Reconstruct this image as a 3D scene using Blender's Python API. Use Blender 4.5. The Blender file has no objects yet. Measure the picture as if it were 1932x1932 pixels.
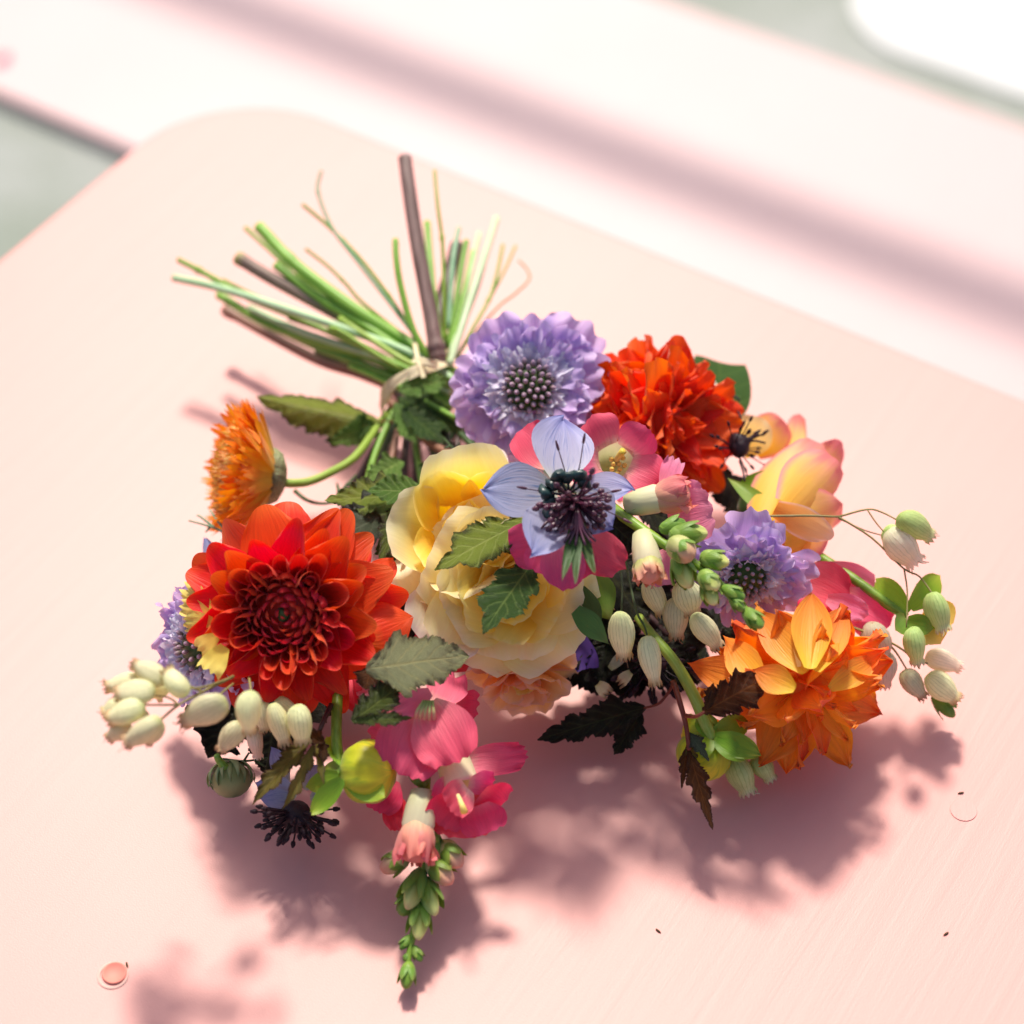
import bpy, math, random
import numpy as np
from mathutils import Matrix, Vector

# ------------------------------------------------------------------ camera, world, sun, exposure
S = bpy.context.scene
COL = S.collection
PITCH, FOV, DIST = math.radians(47.5), math.radians(27.0), 1.0
Rv = Vector((1, 0, 0)); Fv = Vector((0, math.cos(PITCH), -math.sin(PITCH)))
Uv = Vector((0, math.sin(PITCH), math.cos(PITCH))); Bv = -Fv
CAM = Bv * DIST
cam_d = bpy.data.cameras.new("camera"); cam = bpy.data.objects.new("camera", cam_d); COL.objects.link(cam)
cam.location = CAM
cam.rotation_euler = (math.pi / 2 - PITCH, 0, 0)
cam_d.sensor_width = 36; cam_d.angle = FOV
cam_d.clip_start = 0.02; cam_d.clip_end = 60
cam_d.dof.use_dof = True; cam_d.dof.focus_distance = 0.868; cam_d.dof.aperture_fstop = 4.5
S.camera = cam
SUN_EL, SUN_AZ = math.radians(54), math.radians(-4)      # azimuth measured from +Y towards +X
w = bpy.data.worlds.new("World"); S.world = w; w.use_nodes = True
nt = w.node_tree; sky = nt.nodes.new("ShaderNodeTexSky"); sky.sky_type = 'NISHITA'; sky.sun_disc = False
sky.sun_elevation = SUN_EL; sky.sun_rotation = SUN_AZ; sky.dust_density = 3.0; sky.ozone_density = 0.8
nt.links.new(sky.outputs[0], nt.nodes["Background"].inputs[0]); nt.nodes["Background"].inputs[1].default_value = 0.13
sl = bpy.data.lights.new("sun", 'SUN'); sun = bpy.data.objects.new("sun", sl); COL.objects.link(sun)
sl.energy = 4.15; sl.angle = math.radians(7); sl.color = (1.0, 0.93, 0.82)
sd = Vector((math.sin(SUN_AZ) * math.cos(SUN_EL), math.cos(SUN_AZ) * math.cos(SUN_EL), math.sin(SUN_EL)))
sun.rotation_euler = sd.to_track_quat('Z', 'Y').to_euler(); sun.location = sd * 3
S.view_settings.view_transform = 'Standard'; S.view_settings.look = 'None'
S.view_settings.exposure = 0.27; S.view_settings.gamma = 1
S.render.engine = 'CYCLES'
S.cycles.use_denoising = True
S.cycles.max_bounces = 10; S.cycles.diffuse_bounces = 5; S.cycles.transmission_bounces = 6
S.cycles.sample_clamp_indirect = 8

PX = 1932.0; KT = math.tan(FOV / 2)
ZS = 1.14
def P(px, py, z):
    """point at height z above the table seen at this place of the picture"""
    z *= ZS if z > 0 else 1
    d = Fv + Rv * ((px - PX / 2) / (PX / 2) * KT) - Uv * ((py - PX / 2) / (PX / 2) * KT)
    return CAM + d * ((z - CAM.z) / d.z)
def D(r, u, b): return (Rv * r + Uv * u + Bv * b).normalized()
M_PX = 2 * KT / PX * 0.93          # metres per picture unit near the flowers
def px(n): return n * M_PX

# ------------------------------------------------------------------ materials
def nodes(name):
    m = bpy.data.materials.new(name); m.use_nodes = True
    t = m.node_tree; t.nodes.clear()
    return m, t
def nn(t, kind, **kw):
    n = t.nodes.new(kind)
    for k, v in kw.items():
        if k.startswith('i'):
            s = n.inputs[int(k[1:])]
            if isinstance(v, bpy.types.NodeSocket): t.links.new(v, s)
            else: s.default_value = v
        else: setattr(n, k, v)
    return n
def mth(t, op, a, b=0.0, c=0.0, clamp=False):
    n = nn(t, "ShaderNodeMath", operation=op, i0=a, i1=b, i2=c); n.use_clamp = clamp
    return n.outputs[0]
def ramp(t, fac, stops, interp='LINEAR'):
    r = nn(t, "ShaderNodeValToRGB", i0=fac); cr = r.color_ramp; cr.interpolation = interp
    while len(cr.elements) < len(stops): cr.elements.new(0.5)
    for e, (p, c) in zip(cr.elements, stops):
        e.position = p; e.color = (*c, 1)
    return r.outputs[0]
def mixc(t, fac, a, b, mode='MIX'):
    n = nn(t, "ShaderNodeMix", data_type='RGBA', blend_type=mode)
    for s, v in ((n.inputs[0], fac), (n.inputs[6], a), (n.inputs[7], b)):
        if isinstance(v, bpy.types.NodeSocket): t.links.new(v, s)
        else: s.default_value = v if not isinstance(v, tuple) else (*v[:3], 1)
    return n.outputs[2]
def uvs(t):
    tc = nn(t, "ShaderNodeTexCoord"); sp = nn(t, "ShaderNodeSeparateXYZ", i0=tc.outputs['UV'])
    return sp.outputs[0], sp.outputs[1], tc
def finish(t, col, rough, transl, bumpsrc=None, bump=0.2, spec=0.35, sheen=0.0, bdist=0.0006, tcol=None):
    bs = nn(t, "ShaderNodeBsdfPrincipled"); t.links.new(col, bs.inputs['Base Color'])
    bs.inputs['Roughness'].default_value = rough; bs.inputs['Specular IOR Level'].default_value = spec
    if sheen: bs.inputs['Sheen Weight'].default_value = sheen
    if bumpsrc is not None:
        b = nn(t, "ShaderNodeBump"); b.inputs['Strength'].default_value = bump; b.inputs['Distance'].default_value = bdist
        t.links.new(bumpsrc, b.inputs['Height']); t.links.new(b.outputs[0], bs.inputs['Normal'])
    out = nn(t, "ShaderNodeOutputMaterial"); sh = bs.outputs[0]
    if transl > 0:
        tr = nn(t, "ShaderNodeBsdfTranslucent"); t.links.new(tcol if tcol is not None else col, tr.inputs[0])
        mx = nn(t, "ShaderNodeMixShader", i0=transl, i1=bs.outputs[0], i2=tr.outputs[0]); sh = mx.outputs[0]
    t.links.new(sh, out.inputs[0])
def petal_mat(name, stops, edge=None, vein=0.16, vs=26, transl=0.38, rough=0.5, back=None, var=0.1, hue=0.012, bump=0.3, vcol=None, sat=1.12):
    m, t = nodes(name); u, v, tc = uvs(t); oi = nn(t, "ShaderNodeObjectInfo")
    cu = mth(t, 'ABSOLUTE', mth(t, 'SUBTRACT', mth(t, 'MULTIPLY', u, 2.0), 1.0))
    spread = mth(t, 'MULTIPLY', mth(t, 'SUBTRACT', u, 0.5), mth(t, 'ADD', mth(t, 'MULTIPLY', v, 0.6), 0.5))
    cv = nn(t, "ShaderNodeCombineXYZ", i0=mth(t, 'MULTIPLY', spread, float(vs)), i1=mth(t, 'MULTIPLY', v, 2.2), i2=mth(t, 'MULTIPLY', oi.outputs['Random'], 37.0))
    nz = nn(t, "ShaderNodeTexNoise"); t.links.new(cv.outputs[0], nz.inputs['Vector']); nz.inputs['Scale'].default_value = 1.0; nz.inputs['Detail'].default_value = 3
    lo = nn(t, "ShaderNodeTexNoise"); t.links.new(cv.outputs[0], lo.inputs['Vector']); lo.inputs['Scale'].default_value = 0.16; lo.inputs['Detail'].default_value = 2
    fac = mth(t, 'ADD', v, mth(t, 'MULTIPLY', mth(t, 'SUBTRACT', lo.outputs[0], 0.5), 0.3))
    col = ramp(t, fac, stops)
    if edge:
        ec, e0 = edge
        ef = mth(t, 'MAXIMUM', cu, mth(t, 'MULTIPLY', v, 0.98))
        ef = mth(t, 'ADD', ef, mth(t, 'MULTIPLY', mth(t, 'SUBTRACT', lo.outputs[0], 0.5), 0.35))
        mr = nn(t, "ShaderNodeMapRange", i0=ef, i1=e0, i2=1.0); mr.interpolation_type = 'SMOOTHSTEP'
        col = mixc(t, mr.outputs[0], col, ec)
    if back:
        g = nn(t, "ShaderNodeNewGeometry"); col = mixc(t, mth(t, 'MULTIPLY', g.outputs['Backfacing'], 0.8), col, back)
    if vcol:
        vm = nn(t, "ShaderNodeMapRange", i0=nz.outputs[0], i1=0.52, i2=0.7)
        col = mixc(t, mth(t, 'MULTIPLY', vm.outputs[0], vein * 3), col, vcol)
    sc = mth(t, 'ADD', 1.0 - vein, mth(t, 'MULTIPLY', nz.outputs[0], 2 * vein))
    hs = nn(t, "ShaderNodeHueSaturation"); t.links.new(col, hs.inputs['Color'])
    t.links.new(mth(t, 'ADD', 0.5 - hue, mth(t, 'MULTIPLY', oi.outputs['Random'], 2 * hue)), hs.inputs['Hue'])
    r2 = mth(t, 'FRACT', mth(t, 'MULTIPLY', oi.outputs['Random'], 7.31))
    t.links.new(mth(t, 'MULTIPLY', sc, mth(t, 'ADD', 1 - var, mth(t, 'MULTIPLY', r2, 2 * var))), hs.inputs['Value'])
    h2 = nn(t, "ShaderNodeHueSaturation"); t.links.new(hs.outputs[0], h2.inputs['Color']); h2.inputs['Saturation'].default_value = sat
    finish(t, hs.outputs[0], rough, transl, nz.outputs[0], bump, sheen=0.15, tcol=h2.outputs[0])
    return m
def leaf_mat(name, top, under, vcol, transl=0.25, rough=0.38, nv=7, edge=None, spec=0.5):
    m, t = nodes(name); u, v, tc = uvs(t); oi = nn(t, "ShaderNodeObjectInfo")
    cu = mth(t, 'ABSOLUTE', mth(t, 'SUBTRACT', mth(t, 'MULTIPLY', u, 2.0), 1.0))
    ph = mth(t, 'FRACT', mth(t, 'MULTIPLY', mth(t, 'SUBTRACT', v, mth(t, 'MULTIPLY', cu, 0.22)), float(nv)))
    d = mth(t, 'ABSOLUTE', mth(t, 'SUBTRACT', ph, 0.5))
    lat = nn(t, "ShaderNodeMapRange", i0=d, i1=0.38, i2=0.48).outputs[0]
    mid = nn(t, "ShaderNodeMapRange", i0=cu, i1=0.07, i2=0.02).outputs[0]
    vn = mth(t, 'MAXIMUM', mth(t, 'MULTIPLY', lat, 0.7), mid)
    nz = nn(t, "ShaderNodeTexNoise"); t.links.new(tc.outputs['Object'], nz.inputs['Vector']); nz.inputs['Scale'].default_value = 160; nz.inputs['Detail'].default_value = 4
    vo = nn(t, "ShaderNodeTexVoronoi", feature='DISTANCE_TO_EDGE'); t.links.new(tc.outputs['Object'], vo.inputs['Vector']); vo.inputs['Scale'].default_value = 520
    g = nn(t, "ShaderNodeNewGeometry")
    col = mixc(t, g.outputs['Backfacing'], top, under)
    if edge:
        em = nn(t, "ShaderNodeMapRange", i0=mth(t, 'ADD', cu, mth(t, 'MULTIPLY', mth(t, 'SUBTRACT', nz.outputs[0], .5), 1.2)), i1=edge[1], i2=1.0)
        col = mixc(t, em.outputs[0], col, edge[0])
    col = mixc(t, mth(t, 'MULTIPLY', vn, 0.85), col, vcol)
    hs = nn(t, "ShaderNodeHueSaturation"); t.links.new(col, hs.inputs['Color'])
    t.links.new(mth(t, 'ADD', mth(t, 'MULTIPLY', nz.outputs[0], 0.7), mth(t, 'MULTIPLY', oi.outputs['Random'], 0.3), 0.0), hs.inputs['Value'])
    hs.inputs['Value'].default_value = 1
    val = mth(t, 'ADD', 0.5, mth(t, 'ADD', mth(t, 'MULTIPLY', nz.outputs[0], 0.7), mth(t, 'MULTIPLY', oi.outputs['Random'], 0.3)))
    t.links.new(val, hs.inputs['Value'])
    ht = mth(t, 'SUBTRACT', mth(t, 'MULTIPLY', mth(t, 'MINIMUM', vo.outputs[0], 0.3), 1.6), mth(t, 'MULTIPLY', vn, 0.8))
    finish(t, hs.outputs[0], rough, transl, ht, 0.8, spec=spec, bdist=0.0009)
    return m
def stem_mat(name, c1, c2, rough=0.42, scale=(900, 60), tip=None, transl=0.0, bump=0.25):
    """uv.y runs along the stem, 0 at its cut end"""
    m, t = nodes(name); u, v, tc = uvs(t); oi = nn(t, "ShaderNodeObjectInfo")
    cv = nn(t, "ShaderNodeCombineXYZ", i0=mth(t, 'MULTIPLY', u, 9.0), i1=mth(t, 'MULTIPLY', v, 5.0), i2=mth(t, 'MULTIPLY', oi.outputs['Random'], 50.0))
    nz = nn(t, "ShaderNodeTexNoise"); t.links.new(cv.outputs[0], nz.inputs['Vector']); nz.inputs['Scale'].default_value = 1.6; nz.inputs['Detail'].default_value = 5
    col = ramp(t, nz.outputs[0], [(0.32, c1), (0.68, c2)])
    if tip:
        f = nn(t, "ShaderNodeMapRange", i0=mth(t, 'ADD', v, mth(t, 'MULTIPLY', nz.outputs[0], 0.08)), i1=tip[1], i2=0.0)
        col = mixc(t, f.outputs[0], col, tip[0])
    hs = nn(t, "ShaderNodeHueSaturation"); t.links.new(col, hs.inputs['Color'])
    t.links.new(mth(t, 'ADD', 0.8, mth(t, 'MULTIPLY', oi.outputs['Random'], 0.4)), hs.inputs['Value'])
    finish(t, hs.outputs[0], rough, transl, nz.outputs[0], bump, bdist=0.0008)
    return m
def plain(name, c, rough=0.5, var=0.15, transl=0.0, scale=200, spec=0.35, bump=0.2):
    m, t = nodes(name); tc = nn(t, "ShaderNodeTexCoord"); oi = nn(t, "ShaderNodeObjectInfo")
    nz = nn(t, "ShaderNodeTexNoise"); t.links.new(tc.outputs['Object'], nz.inputs['Vector']); nz.inputs['Scale'].default_value = scale; nz.inputs['Detail'].default_value = 4
    val = mth(t, 'ADD', 1 - var, mth(t, 'MULTIPLY', mth(t, 'ADD', nz.outputs[0], oi.outputs['Random']), var))
    hs = nn(t, "ShaderNodeHueSaturation"); hs.inputs['Color'].default_value = (*c, 1); t.links.new(val, hs.inputs['Value'])
    finish(t, hs.outputs[0], rough, transl, nz.outputs[0], bump, spec=spec)
    return m

def pod_mat(name, stops, rib, transl=.32, nrib=10):
    m, t = nodes(name); u, v, tc = uvs(t); oi = nn(t, "ShaderNodeObjectInfo")
    nz = nn(t, "ShaderNodeTexNoise"); t.links.new(tc.outputs['Object'], nz.inputs['Vector']); nz.inputs['Scale'].default_value = 7; nz.inputs['Detail'].default_value = 5
    fu = mth(t, 'FRACT', mth(t, 'ADD', mth(t, 'MULTIPLY', u, float(2 * nrib)), mth(t, 'MULTIPLY', mth(t, 'SUBTRACT', nz.outputs[0], .5), .7)))
    ln = nn(t, "ShaderNodeMapRange", i0=mth(t, 'ABSOLUTE', mth(t, 'SUBTRACT', fu, .5)), i1=.14, i2=.04).outputs[0]
    col = ramp(t, mth(t, 'ADD', v, mth(t, 'MULTIPLY', mth(t, 'SUBTRACT', nz.outputs[0], .5), .22)), stops)
    col = mixc(t, mth(t, 'MULTIPLY', ln, .6), col, rib)
    hs = nn(t, "ShaderNodeHueSaturation"); t.links.new(col, hs.inputs['Color'])
    t.links.new(mth(t, 'ADD', .78, mth(t, 'ADD', mth(t, 'MULTIPLY', nz.outputs[0], .3), mth(t, 'MULTIPLY', oi.outputs['Random'], .30))), hs.inputs['Value'])
    t.links.new(mth(t, 'ADD', .485, mth(t, 'MULTIPLY', oi.outputs['Random'], .03)), hs.inputs['Hue'])
    finish(t, hs.outputs[0], .55, transl, mth(t, 'ADD', ln, nz.outputs[0]), .4)
    return m
MT = {}
MT['dahlia_core'] = petal_mat('dahlia_core', [(0, (.46, .010, .012)), (.6, (.70, .016, .02)), (1, (.82, .07, .05))], transl=.32, rough=.34, vein=.1)
MT['dahlia_mid'] = petal_mat('dahlia_mid', [(0, (.62, .05, .01)), (.35, (.64, .012, .008)), (.85, (.72, .022, .010)), (1, (.80, .07, .02))], transl=.36, rough=.42, back=(.80, .07, .012), vein=.26, bump=.6)
MT['dahlia_red'] = petal_mat('dahlia_red', [(0, (.85, .35, .03)), (.3, (.80, .045, .008)), (.8, (.78, .032, .008)), (1, (.88, .10, .02))], transl=.42, rough=.45, back=(.86, .095, .012), var=.12, vein=.26, bump=.6)
MT['dahlia_scarlet'] = petal_mat('dahlia_scarlet', [(0, (.88, .20, .02)), (.35, (.93, .075, .010)), (1, (.95, .125, .016))], transl=.46, rough=.5, back=(.95, .14, .018), var=.12, vein=.26, bump=.6)
MT['dahlia_orange'] = petal_mat('dahlia_orange', [(0, (.97, .70, .05)), (.3, (.97, .48, .045)), (.7, (.96, .30, .035)), (1, (.95, .21, .03))], transl=.46, rough=.45, back=(.96, .36, .04), var=.14, hue=.018, vein=.24, bump=.6)
MT['rose_heart'] = petal_mat('rose_heart', [(0, (.95, .54, .02)), (.5, (.97, .68, .06)), (.9, (.98, .80, .20)), (1, (.98, .86, .36))], transl=.42, vein=.07, vs=40)
MT['rose_mid'] = petal_mat('rose_mid', [(0, (.95, .64, .06)), (.4, (.97, .79, .20)), (.85, (.98, .87, .42)), (1, (.98, .90, .58))], transl=.42, vein=.07, vs=40)
MT['rose_outer'] = petal_mat('rose_outer', [(0, (.95, .72, .22)), (.35, (.97, .84, .46)), (.7, (.97, .90, .68)), (1, (.96, .89, .80))], edge=((.95, .84, .76), .82), transl=.36, vein=.06, vs=40)
MT['rose_peach'] = petal_mat('rose_peach', [(0, (.94, .42, .06)), (.5, (.95, .54, .17)), (1, (.95, .66, .36))], edge=((.94, .64, .46), .78), transl=.42, vein=.05, vs=40)
MT['rose_blush'] = petal_mat('rose_blush', [(0, (.92, .50, .05)), (.5, (.94, .58, .13)), (.85, (.94, .50, .28)), (1, (.90, .30, .30))], edge=((.88, .28, .30), .72), transl=.42, vein=.08, vs=40)
MT['scabious'] = petal_mat('scabious', [(0, (.76, .68, .80)), (.3, (.66, .50, .78)), (.8, (.60, .42, .74)), (1, (.70, .53, .79))], transl=.34, vein=.16, vs=34, hue=.015)
MT['scabious_pale'] = petal_mat('scabious_pale', [(0, (.80, .74, .82)), (1, (.72, .60, .80))], edge=((.82, .78, .88), .5), transl=.34, vein=.12)
MT['scabious_bud'] = petal_mat('scabious_bud', [(0, (.14, .18, .05)), (.45, (.24, .17, .16)), (1, (.46, .28, .42))], transl=0, vein=.05, rough=.5)
MT['love_blue'] = petal_mat('love_blue', [(0, (.56, .58, .44)), (.25, (.41, .41, .54)), (.75, (.36, .37, .58)), (1, (.25, .27, .58))], transl=.3, vein=.3, vs=34, vcol=(.13, .17, .34), rough=.45, back=(.42, .44, .70), hue=.012)
MT['near_black'] = plain('near_black', (.022, .008, .014), rough=.55, var=.6, spec=.3, scale=600, bump=.8)
MT['stamen_purple'] = plain('stamen_purple', (.075, .014, .035), rough=.35, var=.5, spec=.6)
MT['nectary'] = plain('nectary', (.012, .035, .032), rough=.35, var=.4, spec=.6)
MT['snap_pink'] = petal_mat('snap_pink', [(0, (.90, .52, .44)), (.25, (.88, .20, .29)), (.7, (.86, .115, .225)), (1, (.86, .10, .21))], transl=.36, vein=.17, vs=52, rough=.55, back=(.88, .20, .32), bump=.6)
MT['snap_rose'] = petal_mat('snap_rose', [(0, (.78, .12, .16)), (.4, (.80, .035, .10)), (1, (.86, .09, .17))], transl=.34, vein=.17, vs=52, rough=.55, bump=.6)
MT['snap_light'] = petal_mat('snap_light', [(0, (.88, .30, .36)), (.6, (.88, .22, .36)), (1, (.90, .32, .46))], transl=.38, vein=.17, vs=52, rough=.55, bump=.6)
MT['snap_tube'] = petal_mat('snap_tube', [(0, (.58, .64, .30)), (.5, (.80, .76, .46)), (.9, (.90, .78, .54)), (1, (.88, .34, .36))], transl=.3, vein=.06, vs=30)
MT['snap_bud'] = petal_mat('snap_bud', [(0, (.58, .64, .22)), (.40, (.82, .78, .42)), (.52, (.88, .38, .28)), (1, (.80, .20, .17))], transl=.25, vein=.08, vs=22)
MT['snap_salmon'] = petal_mat('snap_salmon', [(0, (.86, .62, .36)), (.4, (.90, .36, .27)), (1, (.84, .22, .20))], transl=.3, vein=.16, vs=40, bump=.6)
MT['snap_peach'] = petal_mat('snap_peach', [(0, (.34, .44, .08)), (.45, (.66, .62, .24)), (.7, (.86, .48, .28)), (1, (.84, .36, .24))], transl=.25, vein=.08, vs=22)
MT['snap_green'] = petal_mat('snap_green', [(0, (.16, .30, .04)), (.5, (.34, .46, .08)), (.8, (.70, .70, .22)), (1, (.76, .62, .28))], transl=.2, vein=.12, vs=18)
MT['sepal'] = petal_mat('sepal', [(0, (.24, .40, .05)), (.7, (.18, .33, .04)), (1, (.28, .36, .06))], transl=.28, vein=.15, vs=22, rough=.4)
MT['sepal_bright'] = petal_mat('sepal_bright', [(0, (.22, .42, .03)), (.7, (.26, .46, .03)), (1, (.40, .52, .05))], transl=.35, vein=.14, vs=22, rough=.33)
MT['sepal_dark'] = petal_mat('sepal_dark', [(0, (.06, .13, .02)), (.7, (.05, .10, .018)), (1, (.09, .12, .025))], transl=.2, vein=.15, vs=22, rough=.4)
MT['pollen'] = petal_mat('pollen', [(0, (.90, .74, .35)), (1, (.92, .66, .08))], transl=.2, vein=.1)
MT['straw_orange'] = petal_mat('straw_orange', [(0, (.97, .70, .04)), (.5, (.96, .58, .03)), (.85, (.93, .36, .02)), (1, (.82, .22, .02))], transl=.42, vein=.14, var=.16, hue=.015)
MT['straw_amber'] = petal_mat('straw_amber', [(0, (.84, .42, .04)), (.6, (.90, .46, .06)), (.9, (.92, .62, .20)), (1, (.66, .20, .03))], transl=.38, vein=.15, var=.2, hue=.015)
MT['campion'] = pod_mat('campion', [(0, (.54, .60, .27)), (.25, (.78, .76, .46)), (.70, (.80, .74, .48)), (.86, (.66, .48, .27)), (1, (.36, .20, .10))], (.46, .46, .22))
MT['campion_green'] = pod_mat('campion_green', [(0, (.44, .60, .18)), (.5, (.58, .68, .28)), (.88, (.66, .66, .34)), (1, (.66, .46, .32))], (.34, .48, .14))
MT['campion_white'] = pod_mat('campion_white', [(0, (.66, .66, .40)), (.4, (.84, .74, .60)), (1, (.84, .64, .52))], (.55, .50, .38), transl=.4)
MT['thread'] = plain('thread', (.30, .17, .10), var=.3)
MT['thread_pale'] = plain('thread_pale', (.62, .52, .36), var=.3, transl=.2)
MT['bud_yellow'] = petal_mat('bud_yellow', [(0, (.26, .42, .02)), (.4, (.48, .54, .02)), (.75, (.74, .60, .02)), (1, (.80, .44, .02))], transl=.2, vein=.34, vs=20, rough=.38, vcol=(.22, .34, .02))
MT['bud_chrys'] = petal_mat('bud_chrys', [(0, (.20, .28, .09)), (.5, (.22, .28, .09)), (1, (.46, .48, .24))], edge=((.10, .16, .05), .6), transl=.15, vein=.15, vs=12)
MT['yellow_petal'] = petal_mat('yellow_petal', [(0, (.86, .62, .08)), (1, (.90, .74, .20))], transl=.35, vein=.08)
MT['leaf_light'] = leaf_mat('leaf_light', (0.176, 0.338, 0.061), (0.230, 0.392, 0.108), (0.405, 0.567, 0.162))
MT['leaf_green'] = leaf_mat('leaf_green', (0.068, 0.142, 0.030), (0.149, 0.243, 0.068), (0.216, 0.324, 0.081))
MT['leaf_ninebark'] = leaf_mat('leaf_ninebark', (0.101, 0.142, 0.027), (0.135, 0.162, 0.054), (0.230, 0.297, 0.068), edge=((0.047, 0.030, 0.016), .45), rough=.33)
MT['leaf_bicolour'] = leaf_mat('leaf_bicolour', (0.311, 0.405, 0.061), (0.230, 0.297, 0.081), (0.459, 0.540, 0.135), edge=((0.047, 0.047, 0.014), .62), rough=.33)
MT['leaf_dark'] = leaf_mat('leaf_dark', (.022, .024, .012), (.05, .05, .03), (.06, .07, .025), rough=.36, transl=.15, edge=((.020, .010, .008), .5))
MT['leaf_slate'] = leaf_mat('leaf_slate', (.10, .125, .075) if 1 else (0.115, 0.121, 0.095), (0.135, 0.149, 0.108), (0.162, 0.189, 0.121), rough=.28, transl=.1, edge=((0.038, 0.032, 0.030), .4))
MT['leaf_olive'] = leaf_mat('leaf_olive', (0.446, 0.472, 0.230), (0.230, 0.243, 0.095), (0.567, 0.540, 0.230), rough=.4, transl=.2, edge=((0.162, 0.135, 0.054), .75))
MT['leaf_bronze'] = leaf_mat('leaf_bronze', (0.135, 0.046, 0.011), (0.176, 0.081, 0.027), (0.270, 0.108, 0.027), rough=.34, transl=.32, edge=((0.047, 0.014, 0.011), .5))
MT['leaf_gold'] = leaf_mat('leaf_gold', (0.270, 0.230, 0.047), (0.216, 0.162, 0.054), (0.432, 0.324, 0.081), rough=.36, transl=.25, edge=((0.095, 0.034, 0.016), .55))
MT['leaf_glossy'] = leaf_mat('leaf_glossy', (0.068, 0.176, 0.030), (0.121, 0.243, 0.054), (0.108, 0.230, 0.041), rough=.3, transl=.2, nv=4)
MT['stem_green'] = stem_mat('stem_green', (.14, .31, .03), (.27, .48, .07), tip=((.36, .46, .12), .02))
MT['stem_olive'] = stem_mat('stem_olive', (.13, .25, .02), (.27, .41, .045), tip=((.40, .44, .14), .03))
MT['stem_lime'] = stem_mat('stem_lime', (.30, .46, .05), (.44, .60, .12), transl=.1)
MT['stem_mint'] = stem_mat('stem_mint', (.28, .46, .22), (.46, .62, .36), tip=((.42, .52, .2), .02))
MT['stem_pale'] = stem_mat('stem_pale', (.50, .66, .36), (.66, .78, .50), tip=((.6, .66, .36), .02))
MT['stem_teal'] = stem_mat('stem_teal', (.16, .32, .18), (.30, .46, .28))
MT['stem_brown'] = stem_mat('stem_brown', (.13, .070, .058), (.27, .165, .145), tip=((.30, .26, .10), .03), rough=.5)
MT['stem_woody'] = stem_mat('stem_woody', (.11, .065, .05), (.25, .17, .13), tip=((.42, .44, .08), .10), rough=.5)
MT['stem_plum'] = stem_mat('stem_plum', (.045, .022, .022), (.11, .06, .055), rough=.45)
MT['stem_red'] = stem_mat('stem_red', (.14, .02, .012), (.24, .06, .03), rough=.4)
MT['stem_russet'] = stem_mat('stem_russet', (.22, .09, .055), (.36, .19, .13), rough=.45)
MT['stem_fine'] = stem_mat('stem_fine', (.20, .16, .05), (.30, .26, .09), rough=.5)
MT['stem_dark'] = stem_mat('stem_dark', (.025, .055, .015), (.07, .12, .03))
MT['raffia'] = stem_mat('raffia', (.58, .46, .27), (.80, .70, .48), rough=.6, transl=.15)

# ------------------------------------------------------------------ mesh helpers
def link(name, me, parent=None, M=None):
    o = bpy.data.objects.new(name, me); COL.objects.link(o)
    if parent is not None: o.parent = parent
    if M is not None: o.matrix_basis = M
    return o
def mk(name, v, f, uv, mat, smooth=True):
    me = bpy.data.meshes.new(name); me.from_pydata([tuple(map(float, p)) for p in v], [], [tuple(map(int, q)) for q in f])
    if uv is not None:
        l = me.uv_layers.new(name="UVMap"); vi = np.empty(len(me.loops), dtype=np.int32); me.loops.foreach_get("vertex_index", vi)
        l.data.foreach_set("uv", np.asarray(uv, dtype=np.float32)[vi].ravel())
    if smooth: me.polygons.foreach_set("use_smooth", [True] * len(me.polygons))
    if mat is not None: me.materials.append(MT[mat] if isinstance(mat, str) else mat)
    me.update(); return me
class Bag:                                      # collects pieces that make ONE part
    def __init__(s): s.v, s.f, s.u, s.n = [], [], [], 0
    def add(s, vfu, M=None):
        v, f, u = vfu; v = np.asarray(v, float)
        if M is not None:
            A = np.array(M); v = v @ A[:3, :3].T + A[:3, 3]
        s.v.append(v); s.f += [tuple(i + s.n for i in q) for q in f]; s.u.append(np.asarray(u, float)); s.n += len(v); return s
    def mesh(s, name, mat): return mk(name, np.vstack(s.v), s.f, np.vstack(s.u), mat)
def grid_faces(nu, nv, wrap=False):
    f = []; c = nu if wrap else nu + 1
    for j in range(nv):
        for i in range(nu):
            a = j * c + i; b = j * c + (i + 1) % c
            f.append((a, b, b + c, a + c))
    return f
def W_fan(b=.3, tip=.86, peak=.68):
    return lambda t: np.where(t < peak, b + (1 - b) * np.sin(np.clip(t / peak, 0, 1) * math.pi / 2), 1 - (1 - tip) * ((t - peak) / (1 - peak)) ** 2)
def W_round(b=.3, peak=.6, p=2.0):
    return lambda t: np.where(t < peak, b + (1 - b) * np.sin(np.clip(t / peak, 0, 1) * math.pi / 2), np.maximum(.04, (1 - np.clip((t - peak) / (1 - peak), 0, 1) ** p)) ** .62)
def W_point(b=.3, peak=.5, p=1.6):
    return lambda t: np.where(t < peak, b + (1 - b) * np.sin(np.clip(t / peak, 0, 1) * math.pi / 2), np.maximum(.02, 1 - np.clip((t - peak) / (1 - peak), 0, 1) ** p))
def W_lance(b=.25): return lambda t: np.maximum(.03, b * (1 - t) + (1 - b) * np.sin(np.clip(t, 0, 1) ** .85 * math.pi) ** .8)
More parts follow.
